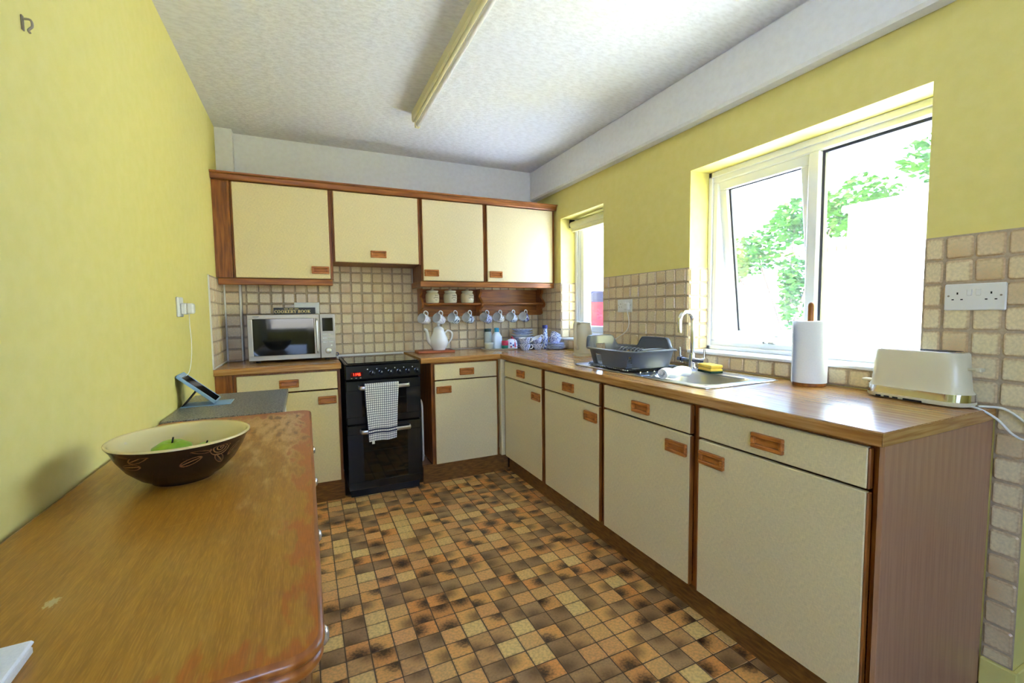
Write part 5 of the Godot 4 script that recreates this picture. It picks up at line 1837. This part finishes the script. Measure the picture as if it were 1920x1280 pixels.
	tube(st, smooth_path([Vector3(2.40, 0.9145, 3.012), Vector3(2.42, 0.9145, 3.03), Vector3(2.435, 0.912, 3.06), Vector3(2.438, 0.888, 3.095), Vector3(2.438, 0.85, 3.13), Vector3(2.438, 0.79, 3.16), Vector3(2.44, 0.75, 3.2)], 6), 0.0035, 8)
	part(t, "cord", st, M.white_plastic, "white cord along the wall").transform = t.transform.affine_inverse()

# ------------------------------------------------------------------ foreground
func build_foreground() -> void:
	var st: SurfaceTool
	var t: Node3D
	# ---- sideboard
	var xw := 0.496
	var zl := 1.42
	var cx := 0.008 + xw / 2
	var cz := 1.705 + zl / 2
	t = thing("sideboard", "old wooden sideboard with a worn stained top against the yellow wall", "sideboard", Vector3(cx, 0, cz))
	st = ST()
	stack(st, [[xw - 0.03, zl - 0.03, 0.03, 0.812], [xw - 0.012, zl - 0.012, 0.035, 0.816], [xw - 0.004, zl - 0.004, 0.04, 0.823], [xw - 0.006, zl - 0.006, 0.04, 0.829], [xw - 0.012, zl - 0.012, 0.04, 0.8315], [xw - 0.003, zl - 0.003, 0.04, 0.836], [xw, zl, 0.04, 0.841], [xw - 0.004, zl - 0.004, 0.04, 0.846], [xw - 0.014, zl - 0.014, 0.035, 0.848]], 7, true, false, [4])
	var top := part(t, "top_edge", st, wood([rgb(126, 66, 20), rgb(158, 90, 34), rgb(180, 112, 52)], 91, Vector3(10, 10, 1.0), 0.3))
	# worn top surface
	var im := Image.create(512, 1024, false, Image.FORMAT_RGB8)
	var grain := noise(0.02, 4, 92)
	var fine := noise(0.25, 3, 93)
	var patch := noise(0.007, 4, 94)
	var worn := noise(0.02, 5, 95)
	for y in 1024:
		for x in 512:
			var u := x / 512.0
			var v := y / 1024.0
			var g := grain.get_noise_2d(x * 2.6, y * 0.16)
			var f := fine.get_noise_2d(x * 1.6, y * 0.12)
			var c := rgb(172, 118, 38)
			c = c.lerp(rgb(148, 96, 28), clamp(0.5 + g * 1.4, 0.0, 1.0) * 0.6)
			c = c.lerp(rgb(184, 136, 60), clamp(f * 1.5, 0.0, 1.0) * 0.5)
			var p := patch.get_noise_2d(x, y * 0.7)
			c = c.lerp(rgb(172, 124, 52), clamp(p * 2.0, 0.0, 1.0) * 0.5)
			var w := worn.get_noise_2d(x * 1.2, y * 0.5)
			# bleached, scrubbed area at the far end and along the room side
			var bl: float = clamp((0.40 - v) * 1.8 + (u - 0.62) * 1.9 + w * 1.5, 0.0, 1.0)
			c = c.lerp(rgb(206, 162, 106), bl * 0.8)
			var sc: float = clamp((w + 0.15 + (0.25 - v) * 1.1) * 2.4, 0.0, 1.0) * clamp(0.55 - v, 0.0, 0.4) * 2.5
			c = c.lerp(rgb(216, 180, 132), clamp(sc, 0.0, 1.0) * clamp((u - 0.25) * 2.0, 0.0, 1.0) * 0.5)
			# varnish left near the rim, orange brown with a ragged border
			var rim: float = min(1.0 - u, min(v * 1.6, (1.0 - v) * 2.8))
			var rg: float = clamp((0.085 - rim + w * 0.13) * 24.0, 0.0, 1.0)
			c = c.lerp(rgb(168, 86, 24), rg * 0.8)
			# dark water stains
			var dk: float = clamp((-w - 0.33) * 7.0, 0.0, 1.0) * clamp(0.5 - v, 0.0, 0.5) * 2.0
			c = c.lerp(rgb(84, 52, 26), dk * 0.75)
			c *= 1.0 + f * 0.10
			c.a = 1.0
			im.set_pixel(x, y, c)
	# small chalky spot and scratches
	for y in range(820, 860):
		for x in range(150, 190):
			var d := Vector2(x - 170, (y - 840) * 0.8).length()
			if d < 7.0 + worn.get_noise_2d(x * 9.0, y * 9.0) * 6.0:
				im.set_pixel(x, y, im.get_pixel(x, y).lerp(rgb(206, 196, 164), 0.7))
	for k in 70:
		im.set_pixel(250 + k, 700 - int(k * 0.15), im.get_pixel(250 + k, 700 - int(k * 0.15)).lerp(rgb(206, 164, 104), 0.5))
	for k in 24:
		im.set_pixel(228 + int(k * 0.3), 752 - k, im.get_pixel(228 + int(k * 0.3), 752 - k).lerp(rgb(206, 164, 104), 0.5))
	var tm := tmat(tex(im), 0.3)
	st = ST()
	var ring := []
	for p in rr(xw - 0.014, zl - 0.014, 0.035, 7):
		ring.append(Vector3(p.x, 0.848, -p.y))
	var uvp := func(p: Vector3) -> Vector2:
		return Vector2(p.x / xw + 0.5, p.z / zl + 0.5)
	for k in ring.size():
		var a: Vector3 = ring[k]
		var b: Vector3 = ring[(k + 1) % ring.size()]
		var c := Vector3(0, 0.848, 0)
		tri(st, c, a, b, uvp.call(c), uvp.call(a), uvp.call(b))
	part(t, "top_board", st, tm, "worn varnished top board")
	var dark := wood([rgb(96, 52, 20), rgb(122, 70, 30), rgb(142, 88, 44)], 96, Vector3(9, 0.9, 9), 0.4)
	st = ST()
	bx(st, Vector3(-0.238, 0.10, -0.68), Vector3(0.205, 0.812, 0.68), 0.004)
	part(t, "body", st, dark)
	for q in [[-0.21, -0.65], [0.18, -0.65], [-0.21, 0.65], [0.18, 0.65]]:
		st = ST()
		bx(st, Vector3(q[0] - 0.028, 0.0, q[1] - 0.03), Vector3(q[0] + 0.028, 0.102, q[1] + 0.03), 0.006)
		part(t, "leg", st, dark)
	for k in 2:
		var z := -0.345 + k * 0.69
		st = ST()
		bx(st, Vector3(0.205, 0.66, z - 0.32), Vector3(0.219, 0.80, z + 0.32), 0.004)
		var d := part(t, "drawer_front", st, dark)
		for s in [-1.0, 1.0]:
			st = ST()
			X = Transform3D(Basis(Vector3(0, 0, 1), -PI / 2), Vector3(0.219, 0.735, z + s * 0.17))
			lathe(st, [[Vector2(0.007, 0), Vector2(0.006, 0.012), Vector2(0.014, 0.02), Vector2(0.015, 0.03), Vector2(0.009, 0.036), Vector2(0, 0.037)]], 18)
			X = Transform3D.IDENTITY
			part(d, "knob", st, mat(rgb(216, 204, 190), 0.2, 0.6), "small metal knob")
		st = ST()
		bx(st, Vector3(0.205, 0.13, z - 0.32), Vector3(0.219, 0.645, z + 0.32), 0.004)
		part(t, "door", st, dark)
	# ---- bowl
	t = thing("fruit_bowl", "large stoneware bowl, brown outside with painted leaves and cream inside, on the sideboard", "bowl", Vector3(0.222, 0.848, 2.385), 2.75)
	var bi := Image.create(1024, 256, false, Image.FORMAT_RGB8)
	bi.fill(rgb(38, 24, 17))
	var bn := noise(0.06, 3, 97)
	for y in 256:
		for x in 1024:
			bi.set_pixel(x, y, rgb(38, 24, 17) * (1.0 + bn.get_noise_2d(x, y) * 0.5))
	var tan_ := rgb(132, 92, 52)
	for rep in 3:
		var ox := 60 + rep * 341
		for lf in [[30, 96, 34, 14, 0.5], [78, 74, 30, 12, -0.6], [60, 130, 32, 12, 0.1], [120, 118, 30, 13, 0.8], [226, 92, 28, 12, -0.3], [250, 128, 30, 12, 0.4], [170, 140, 26, 11, -0.8]]:
			for y in range(-40, 40):
				for x in range(-40, 40):
					var q := Vector2(x, y).rotated(-lf[4])
					var e := pow(q.x / lf[2], 2) + pow(q.y / lf[3], 2)
					if e < 1.0 and (e > 0.66 or absf(q.y) < 1.6):
						bi.set_pixel(posmod(ox + lf[0] + x, 1024), clampi(lf[1] + y - 20, 0, 255), tan_.lerp(rgb(92, 58, 34), e * 0.6))
		for y in range(-34, 34):
			for x in range(-34, 34):
				var r := Vector2(x, y).length()
				var a := Vector2(x, y).angle()
				if r < 31 and fmod(r + a * 2.2 + 40.0, 10.0) < 3.6:
					bi.set_pixel(posmod(ox + 174 + x, 1024), clampi(78 + y, 0, 255), rgb(158, 118, 66).lerp(tan_, r / 31.0))
	var om := tmat(tex(bi), 0.22)
	st = ST()
	lathe(st, [[Vector2(0, 0.004), Vector2(0.056, 0.004), Vector2(0.060, 0.0)], [Vector2(0.060, 0.0), Vector2(0.063, 0.005), Vector2(0.082, 0.016), Vector2(0.106, 0.040), Vector2(0.122, 0.066), Vector2(0.131, 0.087), Vector2(0.135, 0.093), Vector2(0.139, 0.099)]], 64)
	part(t, "outside", st, om, "dark brown glaze with tan leaf and flower painting")
	st = ST()
	lathe(st, [[Vector2(0.139, 0.099), Vector2(0.1395, 0.102), Vector2(0.1365, 0.104), Vector2(0.132, 0.100), Vector2(0.127, 0.087), Vector2(0.117, 0.066), Vector2(0.101, 0.042), Vector2(0.076, 0.020), Vector2(0.05, 0.013), Vector2(0, 0.011)]], 64)
	part(t, "inside", st, mat(rgb(222, 202, 140), 0.1), "glossy cream yellow glaze")
	for q in [[Vector3(0.205, 0.903, 2.398), "green apple with a dark stalk in the fruit bowl", 0.044], [Vector3(0.264, 0.896, 2.36), "small yellow-green apple at the back of the fruit bowl", 0.026]]:
		t = thing("apple", q[1], "fruit", q[0])
		var r: float = q[2]
		st = ST()
		lathe(st, [[Vector2(0, -r * 0.78), Vector2(r * 0.35, -r * 0.88), Vector2(r * 0.8, -r * 0.55), Vector2(r, 0.05 * r), Vector2(r * 0.86, r * 0.58), Vector2(r * 0.45, r * 0.84), Vector2(r * 0.15, r * 0.76), Vector2(0, r * 0.66)]], 28)
		part(t, "flesh", st, tmat(noise_tex(64, 0.05, 3, 98, [rgb(122, 168, 36), rgb(158, 192, 60)]), 0.3, Vector3(9, 9, 9)))
		st = ST()
		tube(st, [Vector3(0, r * 0.66, 0), Vector3(0.004, r * 1.05, 0.001)], 0.0018, 6)
		part(t, "stalk", st, M.hole)
	# ---- white box at the near end
	t = thing("white_box", "flat white box on the near end of the sideboard", "box", Vector3(0.115, 0.848, 3.03), 0.05)
	st = ST()
	bx(st, Vector3(-0.088, 0, -0.045), Vector3(0.088, 0.010, 0.07), 0.002)
	part(t, "base", st, M.white_plastic)
	st = ST()
	bx(st, Vector3(-0.089, 0.0105, -0.046), Vector3(0.089, 0.016, 0.071), 0.002)
	part(t, "lid", st, M.paper)
	# ---- granite slab on a low freezer
	t = thing("freezer", "low white freezer between the sideboard and the base cupboard", "freezer", Vector3(0.0, 0, 1.09))
	st = ST()
	bx(st, Vector3(0.012, 0.03, 0.03), Vector3(0.37, 0.812, 0.56), 0.004)
	part(t, "body", st, M.white_plastic)
	st = ST()
	bx(st, Vector3(0.37, 0.05, 0.03), Vector3(0.392, 0.80, 0.56), 0.006)
	part(t, "door", st, M.white_plastic)
	st = ST()
	bx(st, Vector3(0.03, 0, 0.05), Vector3(0.35, 0.03, 0.54))
	part(t, "base", st, M.black_matt)
	var gi := Image.create(256, 256, false, Image.FORMAT_RGB8)
	var gn := noise(0.25, 3, 101)
	var gn2 := noise(0.4, 2, 102)
	for y in 256:
		for x in 256:
			var v := gn.get_noise_2d(x, y)
			var c := rgb(124, 124, 120)
			c = c.lerp(rgb(44, 46, 50), clamp(v * 3.0, 0.0, 1.0))
			c = c.lerp(rgb(186, 180, 166), clamp(gn2.get_noise_2d(x, y) * 3.0 - 0.5, 0.0, 1.0))
			gi.set_pixel(x, y, c)
	st = ST()
	bx(st, Vector3(0.003, 0.813, 1.092), Vector3(0.403, 0.845, 1.672), 0.003)
	single("granite_slab", st, tmat(tex(gi), 0.3, Vector3(1.5, 1.5, 1.5)), "polished grey speckled granite slab beside the sideboard", "slab")
	# ---- phone standing in a folding case
	t = thing("phone", "phone in a pale blue folding case propped up on the granite slab", "phone", Vector3(0.0, 0.845, 1.36))
	var blue := mat(rgb(140, 176, 212), 0.55)
	st = ST()
	bx(st, Vector3(0.012, 0.0005, -0.04), Vector3(0.182, 0.0035, 0.04), 0.001)
	part(t, "base_flap", st, blue, "pale blue base flap")
	var tilt := Transform3D(Basis(Vector3(0, 0, 1), -atan2(0.122, 0.132)), Vector3(0.008, 0.132, 0))
	st = ST()
	X = tilt
	bx(st, Vector3(0, -0.011, -0.04), Vector3(0.172, -0.008, 0.04), 0.001)
	bx(st, Vector3(0, -0.010, -0.04), Vector3(0.172, 0.001, -0.0365), 0.001)
	bx(st, Vector3(0, -0.010, 0.0365), Vector3(0.172, 0.001, 0.04), 0.001)
	bx(st, Vector3(0, -0.010, -0.04), Vector3(0.004, 0.001, 0.04), 0.001)
	bx(st, Vector3(0.168, -0.010, -0.04), Vector3(0.172, 0.001, 0.04), 0.001)
	X = Transform3D.IDENTITY
	part(t, "case", st, blue, "pale blue case")
	st = ST()
	X = tilt
	bx(st, Vector3(0.004, -0.008, -0.0365), Vector3(0.168, 0.0, 0.0365), 0.001)
	X = Transform3D.IDENTITY
	var hs := part(t, "handset", st, mat(rgb(176, 196, 220), 0.3))
	st = ST()
	X = tilt
	bx(st, Vector3(0.018, 0.0, -0.033), Vector3(0.166, 0.0006, 0.033))
	X = Transform3D.IDENTITY
	part(hs, "screen", st, M.black_glass, "dark glossy screen")
	st = ST()
	X = Transform3D(Basis(Vector3(0, 0, 1), atan2(0.07, 0.055)), Vector3(0.014, 0.003, 0))
	bx(st, Vector3(0, -0.002, -0.03), Vector3(0.085, 0.001, 0.03), 0.001)
	X = Transform3D.IDENTITY
	part(t, "strut", st, M.black_matt, "dark folding strut")
	t.scale = Vector3(1.05, 1.05, 1.45)
	# ---- socket, charger and lead on the yellow wall
	socket("white single wall socket on the yellow wall above the phone", Transform3D(Basis(Vector3.UP, PI / 2), Vector3(0.0, 1.266, 1.28)), 0.086, 1)
	t = thing("phone_charger", "white charger plugged into the single socket on the yellow wall", "charger", Vector3(0.0105, 1.258, 1.275))
	st = ST()
	bx(st, Vector3(0, -0.025, -0.024), Vector3(0.020, 0.025, 0.024), 0.004)
	part(t, "plug", st, M.white_plastic)
	st = ST()
	bx(st, Vector3(0.020, -0.022, -0.020), Vector3(0.046, 0.024, 0.020), 0.006)
	part(t, "adaptor", st, M.white_plastic)
	st = ST()
	tube(st, smooth_path([Vector3(0.036, 1.236, 1.275), Vector3(0.036, 1.19, 1.278), Vector3(0.040, 1.12, 1.285), Vector3(0.040, 1.05, 1.30), Vector3(0.034, 0.99, 1.32), Vector3(0.022, 0.968, 1.335)], 6), 0.0016, 6)
	single("charging_lead", st, M.white_plastic, "thin lead hanging from the charger to the phone", "cord")
	# ---- hook on the yellow wall
	t = thing("wall_hook", "small metal hook screwed into the yellow wall", "hook", Vector3(0.0, 1.826, 2.38))
	st = ST()
	bx(st, Vector3(0, -0.015, -0.004), Vector3(0.003, 0.015, 0.004), 0.001)
	part(t, "plate", st, M.brushed)
	st = ST()
	tube(st, smooth_path([Vector3(0.003, 0.008, 0), Vector3(0.014, 0.008, 0), Vector3(0.016, -0.004, 0), Vector3(0.010, -0.012, 0), Vector3(0.012, -0.018, 0)], 4), 0.0022, 6)
	part(t, "prong", st, M.brushed)
	# ---- ceiling batten, switched off
	t = thing("ceiling_light", "long cream fluorescent batten fixed to the ceiling, switched off", "light fitting", Vector3(1.178, H, 0.80))
	st = ST()
	X = Transform3D.IDENTITY
	extr(st, [Vector2(-0.030, 0), Vector2(-0.030, -0.045), Vector2(-0.024, -0.058), Vector2(0.024, -0.058), Vector2(0.030, -0.045), Vector2(0.030, 0)], 0.0, 1.52)
	part(t, "housing", st, M.batten)
	for z in [0.006, 1.486]:
		st = ST()
		bx(st, Vector3(-0.015, -0.095, z), Vector3(0.015, -0.058, z + 0.028), 0.004)
		part(t, "lamp_holder", st, M.batten)
	st = ST()
	tube(st, [Vector3(0, -0.080, 0.03), Vector3(0, -0.080, 1.488)], 0.013, 14)
	part(t, "tube", st, M.tube, "unlit white tube")
	st = ST()
	bx(st, Vector3(-0.004, -0.066, 0.17), Vector3(0.004, -0.058, 0.18), 0.001)
	part(t, "starter", st, M.hole)
